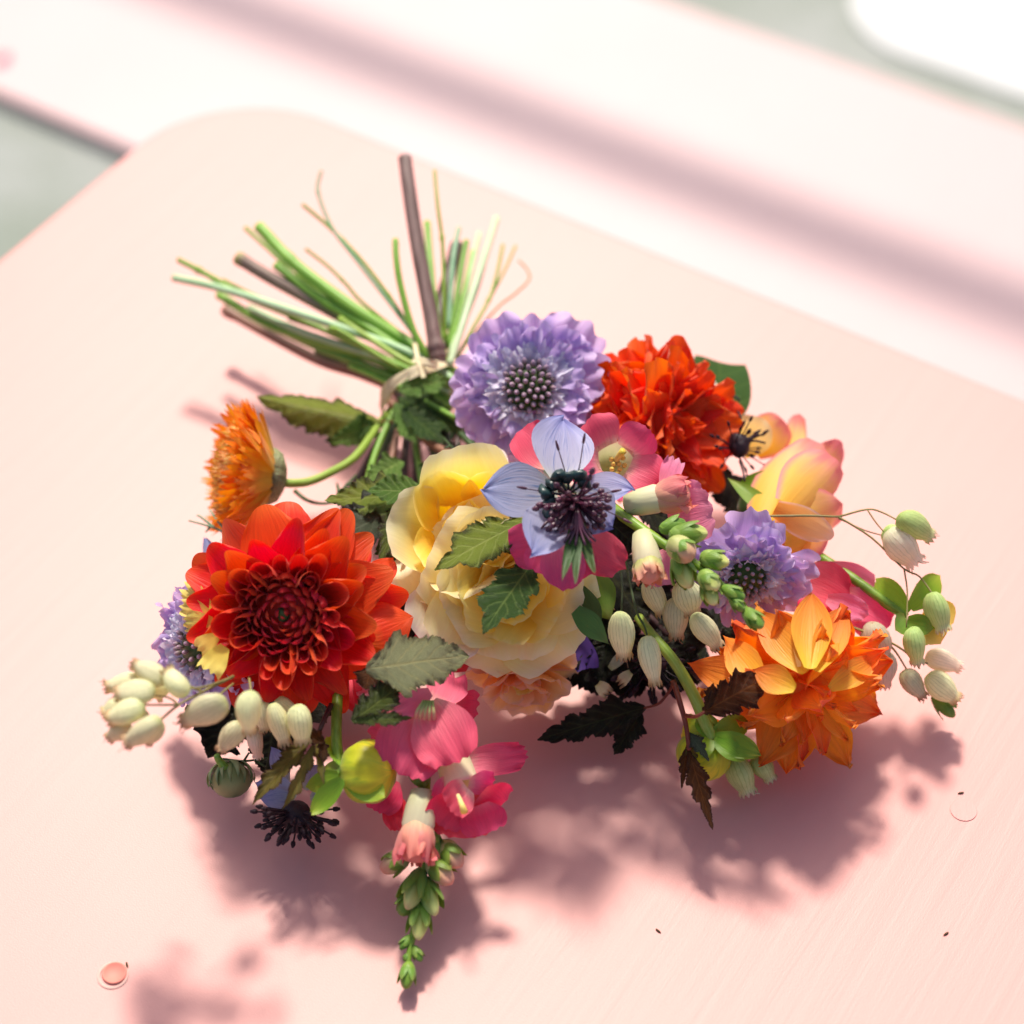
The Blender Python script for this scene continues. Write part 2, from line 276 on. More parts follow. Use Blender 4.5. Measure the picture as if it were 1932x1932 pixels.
def sheet(L, W, w, bend=(0, 0), a0=0, curl=(50, 30), ruf=0, rf=4, tipdrop=0.0, teeth=0, nteeth=5, fold=0, noise=.03, nu=6, nv=8, seed=0, side=0):
    """a petal: base at 0, runs along +Y, face +Z; curl cups it, bend lifts it, all angles in degrees"""
    rg = np.random.RandomState(seed); p1, p2, p3, p4 = rg.rand(4) * 6.28
    T = np.linspace(0, 1, nv + 1); Sx = np.linspace(-1, 1, nu + 1)
    tf = np.linspace(0, 1.3, 80); th = np.radians(a0 + bend[0] * tf + bend[1] * tf ** 2)
    dy = np.cos(th); dz = np.sin(th); st = tf[1] - tf[0]
    Y = np.concatenate([[0], np.cumsum((dy[1:] + dy[:-1]) / 2 * st)]) * L; Z = np.concatenate([[0], np.cumsum((dz[1:] + dz[:-1]) / 2 * st)]) * L
    s, t = np.meshgrid(Sx, T)
    ln = 1 - tipdrop * (s ** 2) + teeth * np.cos(s * math.pi * nteeth + p1) * t ** 3 + .03 * np.sin(s * 2.3 + p2)
    tl = np.clip(t * ln, 0, 1.29)
    y = np.interp(tl, tf, Y); z = np.interp(tl, tf, Z); tt = np.interp(tl, tf, th)
    hw = W / 2 * w(t)
    k = np.radians(curl[0] + (curl[1] - curl[0]) * t); k = np.where(np.abs(k) < .02, .02, k)
    ph = s * k / 2; r = 2 * hw / k
    x = r * np.sin(ph); n = r * (1 - np.cos(ph)) + fold * np.abs(s) * hw
    n = n + ruf * L * (t ** 2) * (np.abs(s) ** 1.4) * np.sin(rf * 3.0 * t + p1 + np.sign(s) * p2)
    n = n + ruf * L * (t ** 4) * np.sin(rf * s * 2.2 + p3)
    n = n + noise * L * t * np.sin(2.1 * s + p4) * np.cos(3 * t + p3)
    x = x + side * L * t ** 2
    v = np.stack([x, y - n * np.sin(tt), z + n * np.cos(tt)], -1).reshape(-1, 3)
    uv = np.stack([(s + 1) / 2, t], -1).reshape(-1, 2)
    return v, grid_faces(nu, nv), uv
def blade(L, W, teeth=16, nu=8, bend=(0, 0), fold=.25, fold2=None, depth=.22, veins=7, vamp=.045, wav=.05, peak=.36, seed=0, lobes=.10, twist=0.0):
    """a toothed leaf blade along +Y, face +Z; fold per half, laterals raised"""
    rg = np.random.RandomState(seed); p1, p2 = rg.rand(2) * 6.28
    nv = teeth * 4; T = np.linspace(0, 1, nv + 1); Sx = np.linspace(-1, 1, nu + 1)
    s, t = np.meshgrid(Sx, T)
    base = np.where(T < peak, .12 + .88 * np.sin(T / peak * math.pi / 2) ** .9, np.maximum(.015, np.cos((T - peak) / (1 - peak) * math.pi / 2)) ** .95)
    base = base * (1 + lobes * np.cos(T * math.pi * 6 + 1))
    tp = T * teeth + .55 * np.sin(T * 11 + p1) + .35 * np.sin(T * 23 + p2)
    saw = 1 - depth * (.7 + .5 * np.sin(T * 31 + p2)) * (1 - (tp % 1)); saw2 = 1 + depth * .45 * np.sin(T * teeth * .62 + p1)
    ww = base * saw * saw2
    hw = (W / 2 * ww)[:, None] * np.ones_like(s)
    th = np.radians(bend[0] * T + bend[1] * T ** 2); st = 1 / nv
    Y = np.concatenate([[0], np.cumsum(np.cos(th)[1:] * st)]) * L; Z = np.concatenate([[0], np.cumsum(np.sin(th)[1:] * st)]) * L
    f2 = fold if fold2 is None else fold2
    fa = np.where(s < 0, np.arctan(fold), np.arctan(f2) if abs(f2) < 50 else f2)
    tw = twist * t
    x = s * hw * np.cos(fa); n = np.abs(s) * hw * np.sin(fa)
    ph = (t - .22 * np.abs(s)) * veins
    n = n + vamp * W * np.cos(2 * math.pi * ph) * np.abs(s) ** .7 * np.minimum(1, hw / (W * .2)) + wav * W * np.sin(t * 9 + p2 + s * 2) * np.abs(s)
    xx = x * np.cos(tw) - n * np.sin(tw); n2 = x * np.sin(tw) + n * np.cos(tw)
    y = Y[:, None] + 0.18 * np.abs(s) * hw ; tt = th[:, None]
    v = np.stack([xx, y - n2 * np.sin(tt), Z[:, None] + n2 * np.cos(tt)], -1).reshape(-1, 3)
    return v, grid_faces(nu, nv), np.stack([(s + 1) / 2, t], -1).reshape(-1, 2)
def smooth_pts(pts, n=6):
    pts = [Vector(p) for p in pts]
    if len(pts) < 3: 
        return [pts[0].lerp(pts[-1], i / n) for i in range(n + 1)]
    q = [pts[0] * 2 - pts[1]] + pts + [pts[-1] * 2 - pts[-2]]; out = []
    for i in range(1, len(q) - 2):
        a, b, c, d = q[i - 1:i + 3]
        for j in range(n):
            t = j / n
            out.append(.5 * ((2 * b) + (c - a) * t + (2 * a - 5 * b + 4 * c - d) * t * t + (3 * b - a - 3 * c + d) * t ** 3))
    out.append(pts[-1]); return out
def tube(pts, r0, r1=None, n=8, sm=5, cap=True, knobs=(), flat=1.0):
    """knobs: (where along 0..1, extra radius factor, half width)"""
    pts = smooth_pts(pts, sm); r1 = r0 if r1 is None else r1; m = len(pts)
    if knobs:
        dense = []
        for a, b in zip(pts[:-1], pts[1:]): dense += [a, a.lerp(b, .5)]
        pts = dense + [pts[-1]]; m = len(pts)
    v, u = [], []; up = None
    for i, p in enumerate(pts):
        tg = (pts[min(i + 1, m - 1)] - pts[max(i - 1, 0)]); tg = tg.normalized() if tg.length > 1e-9 else Vector((0, 0, 1))
        if up is None: up = tg.orthogonal().normalized()
        up = (up - tg * up.dot(tg)).normalized(); sd_ = tg.cross(up); t = i / (m - 1)
        r = r0 + (r1 - r0) * t
        for kw, ka, kh in knobs: r *= 1 + ka * math.exp(-((t - kw) / kh) ** 2)
        for j in range(n):
            a = 2 * math.pi * j / n; v.append(p + up * (math.cos(a) * r) + sd_ * (math.sin(a) * r * flat)); u.append((j / n, t))
    f = grid_faces(n, m - 1, True)
    if cap:
        f.append(tuple(range(n - 1, -1, -1))); f.append(tuple(range((m - 1) * n, m * n)))
    return np.array([tuple(p) for p in v]), f, np.array(u)
def lathe(prof, n=12, ribs=0, ramp_=0, seed=0, lump=0, jag=0, crumple=0):
    rg = np.random.RandomState(seed); p = rg.rand(3) * 6.28
    v, u = [], []; m = len(prof)
    for i, (r, z) in enumerate(prof):
        for j in range(n):
            a = 2 * math.pi * j / n
            rr = r * (1 + ribs * math.cos(a * ramp_) + lump * math.sin(2 * a + p[0] + 3 * i / m) + lump * .6 * math.sin(3 * a + p[1] - 5 * i / m))
            if crumple: g_ = (i / m) ** 1.6; rr = rr * (1 + crumple * g_ * (math.sin(3 * a + p[2] + 6 * i / m) + .8 * math.sin(5 * a + p[0] - 9 * i / m) + .6 * abs(math.sin(2.5 * a + p[1]))))
            zz = z + (jag * (1 if j % 2 else -1) if i == m - 1 else 0)
            v.append((rr * math.cos(a), rr * math.sin(a), zz)); u.append((j / n, i / (m - 1)))
    return np.array(v), grid_faces(n, m - 1, True), np.array(u)
def ovoid(L, W, n=12, m=9, e=1.0, **k):
    pr = [(max(1e-5, math.sin(math.pi * (i / m) ** e)) * W / 2, L * (1 - math.cos(math.pi * i / m)) / 2) for i in range(m + 1)]
    return lathe(pr, n, **k)

# ------------------------------------------------------------------ frames, things
def frame(o, z, up=None, roll=0):
    z = Vector(z).normalized(); up = Uv if up is None else Vector(up)
    if abs(z.dot(up.normalized())) > .98: up = Bv if abs(z.dot(Bv)) < .9 else Rv
    y = (up - z * z.dot(up)).normalized(); x = y.cross(z)
    M = Matrix((x, y, z)).transposed().to_4x4(); M.translation = o
    return M @ Matrix.Rotation(roll, 4, 'Z')
def along(a, b, nrm):
    """frame with +Y from a to b and +Z as near nrm as can be"""
    y = (b - a).normalized(); z = (nrm - y * nrm.dot(y)).normalized(); x = y.cross(z)
    M = Matrix((x, y, z)).transposed().to_4x4(); M.translation = a; return M
def axisM(a, b): return frame(a, b - a, up=Uv)          # +Z from a to b
def rx(d): return Matrix.Rotation(math.radians(d), 4, 'X')
def ry(d): return Matrix.Rotation(math.radians(d), 4, 'Y')
def rz(d): return Matrix.Rotation(math.radians(d), 4, 'Z')
def tr(x, y, z): return Matrix.Translation((x, y, z))
def sc(s): return Matrix.Diagonal((s, s, s, 1))
def thing(name, label, cat, M=None, group=None):
    o = bpy.data.objects.new(name, None); COL.objects.link(o); o.empty_display_size = .005
    o['label'] = label; o['category'] = cat
    if group: o['group'] = group
    if M is not None: o.matrix_basis = M
    return o
def tag(o, label, cat, group=None):
    o['label'] = label; o['category'] = cat
    if group: o['group'] = group
    return o
def part(root, name, me, Mw, parent=None):
    """part placed by a WORLD matrix under a thing (or a part)"""
    base = W2(root) if parent is None else W2(root) @ parent.matrix_basis
    return link(name, me, root if parent is None else parent, base.inverted() @ Mw)
def W2(o): return o.matrix_basis.copy()
I4 = Matrix.Identity(4)
def wpart(root, name, vfu, mat, parent=None):            # part whose mesh is already in world coordinates
    return part(root, name, mk(name, *vfu, mat), I4, parent)

#==STRUCTURE
# ------------------------------------------------------------------ table, bench, ground
ANG = math.radians(-32.2)
TA = Vector((math.cos(ANG), math.sin(ANG), 0)); TB = Vector((-math.sin(ANG), math.cos(ANG), 0))   # along / across the far table edge
def paint_mat(name, c, streak, rough, bump, spec=.5):
    m, t = nodes(name); tc = nn(t, "ShaderNodeTexCoord")
    mp = nn(t, "ShaderNodeMapping"); t.links.new(tc.outputs['Object'], mp.inputs[0]); mp.inputs['Scale'].default_value = (1, .055, 1)
    a = nn(t, "ShaderNodeTexNoise"); t.links.new(mp.outputs[0], a.inputs['Vector']); a.inputs['Scale'].default_value = streak; a.inputs['Detail'].default_value = 6; a.inputs['Roughness'].default_value = .6; a.inputs['Distortion'].default_value = .4
    b = nn(t, "ShaderNodeTexNoise"); t.links.new(tc.outputs['Object'], b.inputs['Vector']); b.inputs['Scale'].default_value = 6; b.inputs['Detail'].default_value = 4
    g = nn(t, "ShaderNodeTexNoise"); t.links.new(tc.outputs['Object'], g.inputs['Vector']); g.inputs['Scale'].default_value = 1400; g.inputs['Detail'].default_value = 2
    col = mixc(t, nn(t, "ShaderNodeMapRange", i0=b.outputs[0], i1=.35, i2=.7).outputs[0], tuple(x * .965 for x in c), c)
    col = mixc(t, nn(t, "ShaderNodeMapRange", i0=a.outputs[0], i1=.5, i2=.75, i3=0, i4=.18).outputs[0], col, (c[0] * .96, c[1] * .86, c[2] * .84))
    h = mth(t, 'ADD', a.outputs[0], mth(t, 'MULTIPLY', g.outputs[0], .38))
    finish(t, col, rough, 0, h, bump, spec=spec, bdist=.002)
    return m
PINK = (.71, .318, .280)
MT['table_paint'] = paint_mat('table_paint', PINK, 150, .46, .10, .36)
MT['bench_paint'] = paint_mat('bench_paint', (.60, .395, .385), 60, .5, .1)
def slab(name, w, d, h, r, mat, bev=.004):
    """rounded board: far left corner at local 0,0; x along the far edge, y away (negative = towards us)"""
    n = 14; pts = []
    for cx, cy, a0 in ((r, -r, 180), (w - r, -r, 90), (w - r, -d + r, 0), (r, -d + r, -90)):
        for i in range(n + 1):
            a = math.radians(a0 - 90 * i / n); pts.append((cx + r * math.cos(a), cy + r * math.sin(a)))
    c = np.array(pts); cen = c.mean(0); m = len(c)
    nrm = np.zeros_like(c)
    for i in range(m):
        tg = c[(i + 1) % m] - c[i - 1]; q = np.array((-tg[1], tg[0])); q = q / np.linalg.norm(q)
        if q @ (c[i] - cen) < 0: q = -q
        nrm[i] = q
    rings = []
    for k in range(5):
        a = math.pi / 2 * k / 4; rings.append((-(bev - bev * math.sin(a)), -(bev - bev * math.cos(a))))
    rings = [(o, z) for o, z in rings] + [(0, -h)]
    v = []
    for o, z in rings: v += [(p[0] + q[0] * o, p[1] + q[1] * o, z) for p, q in zip(c, nrm)]
    f = [tuple(range(m - 1, -1, -1))]
    for k in range(len(rings) - 1):
        for i in range(m): f.append((k * m + i, k * m + (i + 1) % m, (k + 1) * m + (i + 1) % m, (k + 1) * m + i))
    f.append(tuple(range((len(rings) - 1) * m, len(rings) * m)))
    me = mk(name, v, f, None, mat, False)
    return me
def tframe(a, b, z):
    M = Matrix((TA, TB, Vector((0, 0, 1)))).transposed().to_4x4(); M.translation = TA * a + TB * b + Vector((0, 0, z)); return M
CA, CB = Vector((-.169, .342, 0)).dot(TA), Vector((-.169, .342, 0)).dot(TB)
tab = thing('table', 'pale pink painted table top with rounded corner, the bouquet lying on it', 'table', tframe(CA, CB, 0))
link('table_top', slab('table_top', 1.15, .95, .026, .075, 'table_paint'), tab)
for lx, ly in ((.14, -.14), (1.0, -.14), (.14, -.8), (1.0, -.8)):
    link('leg', mk('leg', *tube([(lx, ly, -.027), (lx, ly, -.797)], .018, .016, 12, 4), 'table_paint'), tab)
ZB = -.78
bb = lambda *p, z=ZB: sum(P(x, y, z).dot(TB) for x, y in p) / len(p)
B0, BC, B2 = bb((0, 165), (240, 290)), bb((966, 200), (1900, 588)), bb((1266, 0), (1932, 240))
ben = thing('low_deck', 'blurred pale pink low boards lying behind the table', 'deck', tframe(-2.6, B0, ZB))
nb = 1; wb = (B2 - B0) / nb
for i in range(nb): link('deck_board', slab('deck_board', 5.2, wb - .0025, .012, .004, 'bench_paint', .003), ben, tr(0, wb * (i + 1) - .0025, 0))
# unseen bar on posts, added to throw the soft shadow band over the boards
HR = .62; rc = TB * BC + Vector((0, 0, ZB)) + sd * (HR / sd.z)
blocker = thing('sun_blocker', 'unseen pink bar added above the low boards to cast a soft shadow on them', 'blocker', tframe(0, 0, 0))
Wr = W2(blocker).inverted() if 'W2' in globals() else blocker.matrix_basis.inverted()
link('blocker_bar', mk('blocker_bar', *tube([Wr @ (rc - TA * 3.2), Wr @ (rc + TA * 3.2)], .030, .030, 14, 6), 'bench_paint'), blocker)
for q in (-3.1, 3.1):
    link('blocker_post', mk('blocker_post', *tube([Wr @ (rc + TA * q + Vector((0, 0, -.03))), Wr @ (rc + TA * q + Vector((0, 0, -HR)))], .03, .03, 10, 4), 'bench_paint'), blocker)
def ground_mat():
    m, t = nodes('paving'); tc = nn(t, "ShaderNodeTexCoord")
    a = nn(t, "ShaderNodeTexNoise"); t.links.new(tc.outputs['Object'], a.inputs['Vector']); a.inputs['Scale'].default_value = 5; a.inputs['Detail'].default_value = 6
    b = nn(t, "ShaderNodeTexNoise"); t.links.new(tc.outputs['Object'], b.inputs['Vector']); b.inputs['Scale'].default_value = 90; b.inputs['Detail'].default_value = 4
    col = ramp(t, mth(t, 'ADD', mth(t, 'MULTIPLY', a.outputs[0], .7), mth(t, 'MULTIPLY', b.outputs[0], .3)), [(.35, (.22, .25, .20)), (.5, (.28, .30, .26)), (.65, (.35, .36, .335))])
    finish(t, col, .8, 0, b.outputs[0], .4, bdist=.003); return m
MT['paving'] = ground_mat()
g = link('ground', mk('ground', [(-12, -12, -.797), (12, -12, -.797), (12, 12, -.797), (-12, 12, -.797)], [(0, 1, 2, 3)], None, 'paving', False)); g['kind'] = 'structure'


lit_patch = link('sunlit_patch', slab('sunlit_patch', 6, 4, .004, .12, plain('sunlit_ground', (.62, .62, .60), rough=.7, scale=30, var=.08), .002), None, tframe(P(1530, 60, -.79).dot(TA), bb((1530, 40), z=-.79) + 4, -.792)); lit_patch['kind'] = 'structure'  # pale slab standing for sunlit ground, its brightness put into the colour
def variants(name, mat, n, fn): return [mk(name, *fn(i), mat) for i in range(n)]
def petal_at(root, a, b, nrm, Wd, mat, name='petal', w=None, parent=None, **k):
    """petal from a to b (world), its face turned towards nrm"""
    L = (b - a).length
    k.setdefault('curl', (50, 30)); k.setdefault('nu', 8); k.setdefault('nv', 9)
    v, f, u = sheet(1, Wd / L, w or W_round(), **k)
    tipi = np.argmax(u[:, 1] - np.abs(u[:, 0] - .5)); tp = v[tipi]        # turn and scale so that the tip lands on b
    ang = math.atan2(tp[2], tp[1]); s = L / max(.2, math.hypot(tp[1], tp[2]))
    return part(root, name, mk(name, v, f, u, mat), along(a, b, nrm) @ Matrix.Rotation(-ang, 4, 'X') @ sc(s), parent)
rng = random.Random(5)
GA = math.radians(137.508)

def dahlia(name, label, C, axis, R, zones, mats, roll=0, pts=False, seed=1, dome=.16, curls=((270, 200), (200, 110), (110, 55)), wide=(.62, .80, .74), tilts=(84, 46, 22, 0), core=.42, wild=1.0, eye=True, ruf=0, mlen=(.34, .24), mrho=.7, dsz=1):
    """zones: how many buds in the core, rolled petals, open cups, back petals"""
    root = thing(name, label, 'dahlia', frame(C, axis, roll=roll)); rg = random.Random(seed)
    mc, mm, mo = mats
    wt = W_fan(.5, .80, .55)
    wo = W_point(.36, .48, 1.9) if pts == 2 else W_fan(.36, .50, .52) if pts else W_fan(.36, .56, .58)
    td = .06 if pts == 2 else .30 if pts else .24
    vc = variants('petal', mc, 4, lambda i: sheet(1, .95, W_point(.6, .45, 1.7), bend=(25, 45), curl=(150, 150), noise=.02, nu=6, nv=6, seed=i))
    vm = variants('petal', mm, 5, lambda i: sheet(1, wide[0] + .10 * i, wt if not pts else wo, bend=(6, 14 + 6 * i), curl=(curls[0][0] + 5 * i, curls[0][1] + 8 * i), tipdrop=.16, noise=.03, nu=12, nv=9, seed=i + seed))
    vo = variants('petal', mo, 7, lambda i: sheet(1, wide[1] + .05 * (i % 3), wo, bend=(-8 + 7 * (i % 4), -6 + 7 * (i % 3)), curl=(curls[1][0] - 10 * i, curls[1][1] - 8 * i), tipdrop=td, noise=.045, nu=12, nv=10, seed=i + 3 + seed, ruf=ruf))
    vx = variants('petal', mo, 7, lambda i: sheet(1, wide[2] + .06 * (i % 3), wo, bend=(-6 - 9 * (i % 3), -16 + 8 * (i % 3)), curl=(curls[2][0] - 8 * i, curls[2][1] - 4 * i), tipdrop=td * .9, noise=.055, nu=12, nv=11, seed=i + 9 + seed, ruf=ruf))
    nc, nm, no, nx = zones; k = 0; tot = nc + nm + no + nx
    jr = lambda a: rg.uniform(-a, a) * wild
    for i in range(nc):                                   # the tight button of unopened petals
        r = math.sqrt((i + .8) / nc); rho = core * R * r * .86; z = dome * R * (1 + .25 * (1 - r * r)) ; k += 1
        L = R * (.10 + .13 * r)
        link('petal', rg.choice(vc), root, rz(math.degrees(k * GA)) @ tr(0, rho, z) @ rx(80 - 22 * r + jr(5)) @ ry(jr(6)) @ sc(L))
    for i in range(nm + no + nx):
        k += 1; ph = math.degrees(k * GA)
        if i < nm: q = (i + .5) / nm; me = rg.choice(vm); L = R * (mlen[0] + mlen[1] * q); rho = R * (core * mrho - .08 * q); z = dome * R * (.70 - .35 * q); tl = tilts[1] + 10 - 26 * q
        elif i < nm + no: q = (i - nm + .5) / no; me = rg.choice(vo); L = R * (.58 + .14 * q); rho = R * .20; z = dome * R * (.30 - .3 * q); tl = tilts[2] + 8 - 14 * q
        else: q = (i - nm - no + .5) / max(1, nx); me = rg.choice(vx); L = R * (.76 + .08 * rg.random()); rho = R * .18; z = -dome * R * (.2 + .3 * q); tl = tilts[3] + 5 - 16 * q
        link('petal', me, root, rz(ph + jr(6)) @ tr(0, rho, z) @ rx(tl + jr(7)) @ ry(jr(12)) @ Matrix.Diagonal((L * (1 + jr(.10)), L, L, 1)))
    if eye: link('flower_centre', mk('flower_centre', *ovoid(R * .08, R * .12, 10, 6, lump=.1), 'sepal_dark'), root, tr(0, 0, dome * R * 1.27))
    link('flower_dome', mk('flower_dome', *ovoid(R * .40 * dsz, R * core * 1.7 * dsz, 16, 8), mc), root, tr(0, 0, dome * R - R * .34 * dsz))
    if eye: link('flower_base', mk('flower_base', *ovoid(R * .30, R * .5, 12, 7), 'sepal'), root, tr(0, 0, -.30 * R))
    return root

def ball_dahlia(name, label, C, axis, R, N, mat, seed, pts, eye=(.42, .7), low=-.55, wide=.8, wild=1.0, ruf=.05, base=None, curl=(110, 55)):
    """a full round head: petals leave the middle in all directions of the front and turn back at the rim"""
    root = thing(name, label, 'dahlia', frame(C, axis)); rg = random.Random(seed)
    wo = W_point(.36, .48, 1.9) if pts == 2 else W_fan(.36, .56, .55)
    ms = variants('petal', mat, 9, lambda i: sheet(1, wide + .06 * (i % 3), wo, bend=(-14 + 8 * (i % 4), -22 + 12 * (i % 3)), curl=(curl[0] - 9 * i, curl[1] - 8 * (i % 4)), tipdrop=.06 if pts == 2 else .26, noise=.06, nu=12, nv=10, seed=seed + i, ruf=ruf))
    jr = lambda a: rg.uniform(-a, a) * wild
    for i in range(N):
        q = (i + .5) / N; zc = 1 + (low - 1) * q; tl = math.degrees(math.asin(zc))
        L = R * (eye[0] + (eye[1] - eye[0]) * min(1, q * 3.2) + .16 * q + jr(.05))
        link('petal', rg.choice(ms), root, rz(math.degrees(i * GA) + jr(8)) @ rx(tl + jr(9)) @ tr(0, R * .16, -R * .04) @ ry(jr(26)) @ Matrix.Diagonal((L * (.85 + .25 * q), L, L, 1)))
    link('flower_base', mk('flower_base', *ovoid(R * .7, R * .7, 16, 8), base or mat), root, tr(0, 0, -.38 * R))
    return root

# 1 the big red dahlia on the left
dahlia('red_dahlia', 'large red dahlia with dark crimson centre and rolled petals, facing the camera at the left', P(545, 1150, .070), D(-.06, -.10, 1), px(204), (70, 30, 22, 20),
       ('dahlia_core', 'dahlia_mid', 'dahlia_red'), roll=.4, seed=3, core=.42, dome=.20, wide=(.60, .70, .62), wild=1.7)
for a, b, wd, zz, sd_, cu in (((690, 1196), (774, 1166), 92, .058, 1, (-40, -60)), ((690, 1130), (742, 1052), 60, .062, 2, (120, 80)), ((676, 1120), (690, 1030), 52, .066, 3, (170, 140)), ((700, 1230), (748, 1250), 60, .048, 4, (60, 30))):
    petal_at(bpy.data.objects['red_dahlia'], P(*a, zz + .010), P(*b, zz + .007), D(-.1, .15, 1), px(wd), 'dahlia_scarlet', w=W_point(.4, .5, 1.7), curl=cu, bend=(10, -30), seed=sd_)
# 2 scarlet dahlia, upper right, turned to the right
ball_dahlia('scarlet_dahlia', 'scarlet red dahlia turned to the right between lavender flower and rose bud', P(1246, 804, .060), D(.60, -.05, .75), px(176), 96, 'dahlia_scarlet', 8, 1, wild=1.3, eye=(.40, .70))
# 3 orange dahlia, lower right, nodding away
od = ball_dahlia('orange_dahlia', 'bright orange dahlia nodding away from the camera at the lower right', P(1516, 1290, .036), D(.26, -.66, .60), px(158), 52, 'dahlia_orange', 12, 2, wild=1.9, wide=.58, eye=(.54, .84), low=-.35, curl=(95, 45))
for a, b, wd, zz in (((1522, 1268), (1425, 1150), 62, .056), ((1528, 1262), (1532, 1122), 66, .060), ((1538, 1266), (1592, 1148), 54, .059), ((1440, 1300), (1364, 1199), 58, .050),
                     ((1450, 1300), (1296, 1250), 70, .040), ((1565, 1300), (1662, 1236), 44, .046), ((1500, 1300), (1420, 1262), 50, .058)):
    petal_at(od, P(*a, zz + .006), P(*b, zz + .002), D(-.1, .1, 1), px(wd * 1.15), 'dahlia_orange', w=W_point(.3, .45, 1.6), curl=(85, 40), bend=(10, -30), seed=int(b[0]))
petal_at(od, P(1508, 1258, .062), P(1492, 1178, .064), D(0, 0, 1), px(11), 'pollen', name='bract', w=W_lance(.6), curl=(30, 10))

# 4 roses
def rose_ring(root, n, L, Wd, rho, tilt, mat, seed, z=0, bend=(30, -60), curl=(80, 50), ruf=.05, phase=0, jit=8, tipdrop=.16, zs=1.0, teeth=.012):
    rg = random.Random(seed)
    ms = variants('petal', mat, min(n, 4), lambda i: sheet(1, Wd / L, W_fan(.34, .74, .66), bend=bend, curl=curl, ruf=ruf, rf=2.2 + i * .4, tipdrop=tipdrop, teeth=teeth, nu=11, nv=11, seed=seed * 7 + i, noise=.05))
    for i in range(n):
        s = L * rg.uniform(.92, 1.08)
        M = rz(phase + 360 * i / n + rg.uniform(-jit, jit)) @ tr(0, rho, z + rg.uniform(-.001, .001)) @ rx(tilt + rg.uniform(-6, 6)) @ ry(rg.uniform(-9, 9)) @ sc(s)
        link('petal', ms[i % len(ms)], root, M)
ro = thing('yellow_rose', 'large pale yellow garden rose with ruffled petals in the middle of the bouquet', 'rose', frame(P(938, 1075, .052), D(-.04, -.06, 1)))
R = px(178)
for k_, (n_, L_, W_, tl_, mt_, zz_, bd_, cu_, ph_) in enumerate(((6, 1.0, 1.22, 6, 'rose_outer', -.008, (30, -55), (40, 24), 10), (6, .94, 1.14, 15, 'rose_outer', -.005, (34, -52), (50, 28), 40), (6, .86, 1.06, 24, 'rose_mid', -.002, (36, -50), (56, 34), 5),
        (6, .76, .96, 33, 'rose_mid', .001, (34, -46), (64, 40), 33), (6, .66, .84, 42, 'rose_mid', .003, (30, -40), (72, 46), 12), (5, .55, .74, 52, 'rose_heart', .005, (26, -34), (82, 56), 50), (5, .44, .6, 64, 'rose_heart', .007, (20, -24), (100, 70), 20), (4, .34, .46, 78, 'rose_heart', .008, (10, -14), (120, 90), 60))):
    rose_ring(ro, n_, R * L_, R * W_, R * .05, tl_, mt_, k_ + 1, z=zz_, bend=bd_, curl=cu_, ruf=.028, phase=ph_, tipdrop=.20)
# its two hearts: the open cup above, the ruffles below
def heart(root, C, axis, r, layers, seed):
    rg = random.Random(seed); F = W2(root).inverted() @ frame(C, axis)
    for k, (rho, L, Wd, tilt, mat, n, bend, curl) in enumerate(layers):
        ms = variants('petal', mat, 3, lambda i: sheet(1, Wd / L, W_fan(.5, .82, .6), bend=bend, curl=curl, ruf=.05, rf=2.5 + .5 * i, tipdrop=.10, teeth=.012, nu=11, nv=10, seed=seed * 11 + k * 3 + i, noise=.05))
        for i in range(n):
            link('petal', ms[i % 3], root, F @ rz(k * 47 + 360 * i / n + rg.uniform(-10, 10)) @ tr(0, rho * r, 0) @ rx(tilt + rg.uniform(-6, 6)) @ ry(rg.uniform(-8, 8)) @ sc(L * r * rg.uniform(.94, 1.06)))
heart(ro, P(886, 1012, .064), D(-.10, .34, 1), px(106),
      [(.72, 1.05, 1.75, 58, 'rose_mid', 4, (34, -70), (120, 100)), (.60, .92, 1.45, 74, 'rose_heart', 4, (16, -40), (150, 140)), (.30, .62, .9, 80, 'rose_heart', 3, (5, -10), (150, 140)), (.12, .5, .6, 88, 'rose_heart', 2, (0, 0), (170, 150))], 5)
heart(ro, P(962, 1100, .060), D(.06, -.14, 1), px(146),
      [(.12, 1.0, 1.35, 18, 'rose_mid', 5, (30, -56), (44, 26)), (.12, .86, 1.2, 28, 'rose_mid', 5, (32, -54), (52, 30)), (.11, .70, 1.0, 40, 'rose_heart', 5, (30, -48), (60, 36)), (.10, .54, .78, 52, 'rose_heart', 4, (26, -40), (76, 48)), (.08, .38, .56, 68, 'rose_heart', 4, (18, -24), (110, 80))], 6)
for a, b, wd, zz in (((930, 930), (880, 868), 120, .066), ((960, 940), (958, 866), 130, .058), ((850, 1130), (768, 1030), 150, .058), ((860, 1160), (800, 1215), 170, .052)):
    petal_at(ro, P(*a, zz), P(*b, zz), D(.1, .3, 1), px(wd), 'rose_outer', w=W_fan(.5, .8, .6), curl=(70, 50), bend=(30, -70), ruf=.05, tipdrop=.12, seed=wd)
r2 = thing('peach_rose', 'smaller peach rose half hidden under the yellow rose', 'rose', frame(P(985, 1256, .028), D(.05, -.8, .5)))
R2 = px(108)
rose_ring(r2, 7, R2, R2 * 1.05, R2 * .06, 8, 'rose_peach', 11, z=-.003, bend=(35, -50), curl=(50, 30))
rose_ring(r2, 6, R2 * .85, R2 * .9, R2 * .08, 36, 'rose_peach', 12, bend=(30, -40), curl=(80, 50), phase=25)
rose_ring(r2, 6, R2 * .66, R2 * .7, R2 * .08, 62, 'rose_peach', 13, bend=(20, -30), curl=(90, 60), phase=5)
rose_ring(r2, 4, R2 * .5, R2 * .5, R2 * .05, 80, 'rose_heart', 14, bend=(10, -10), curl=(120, 80), phase=45)
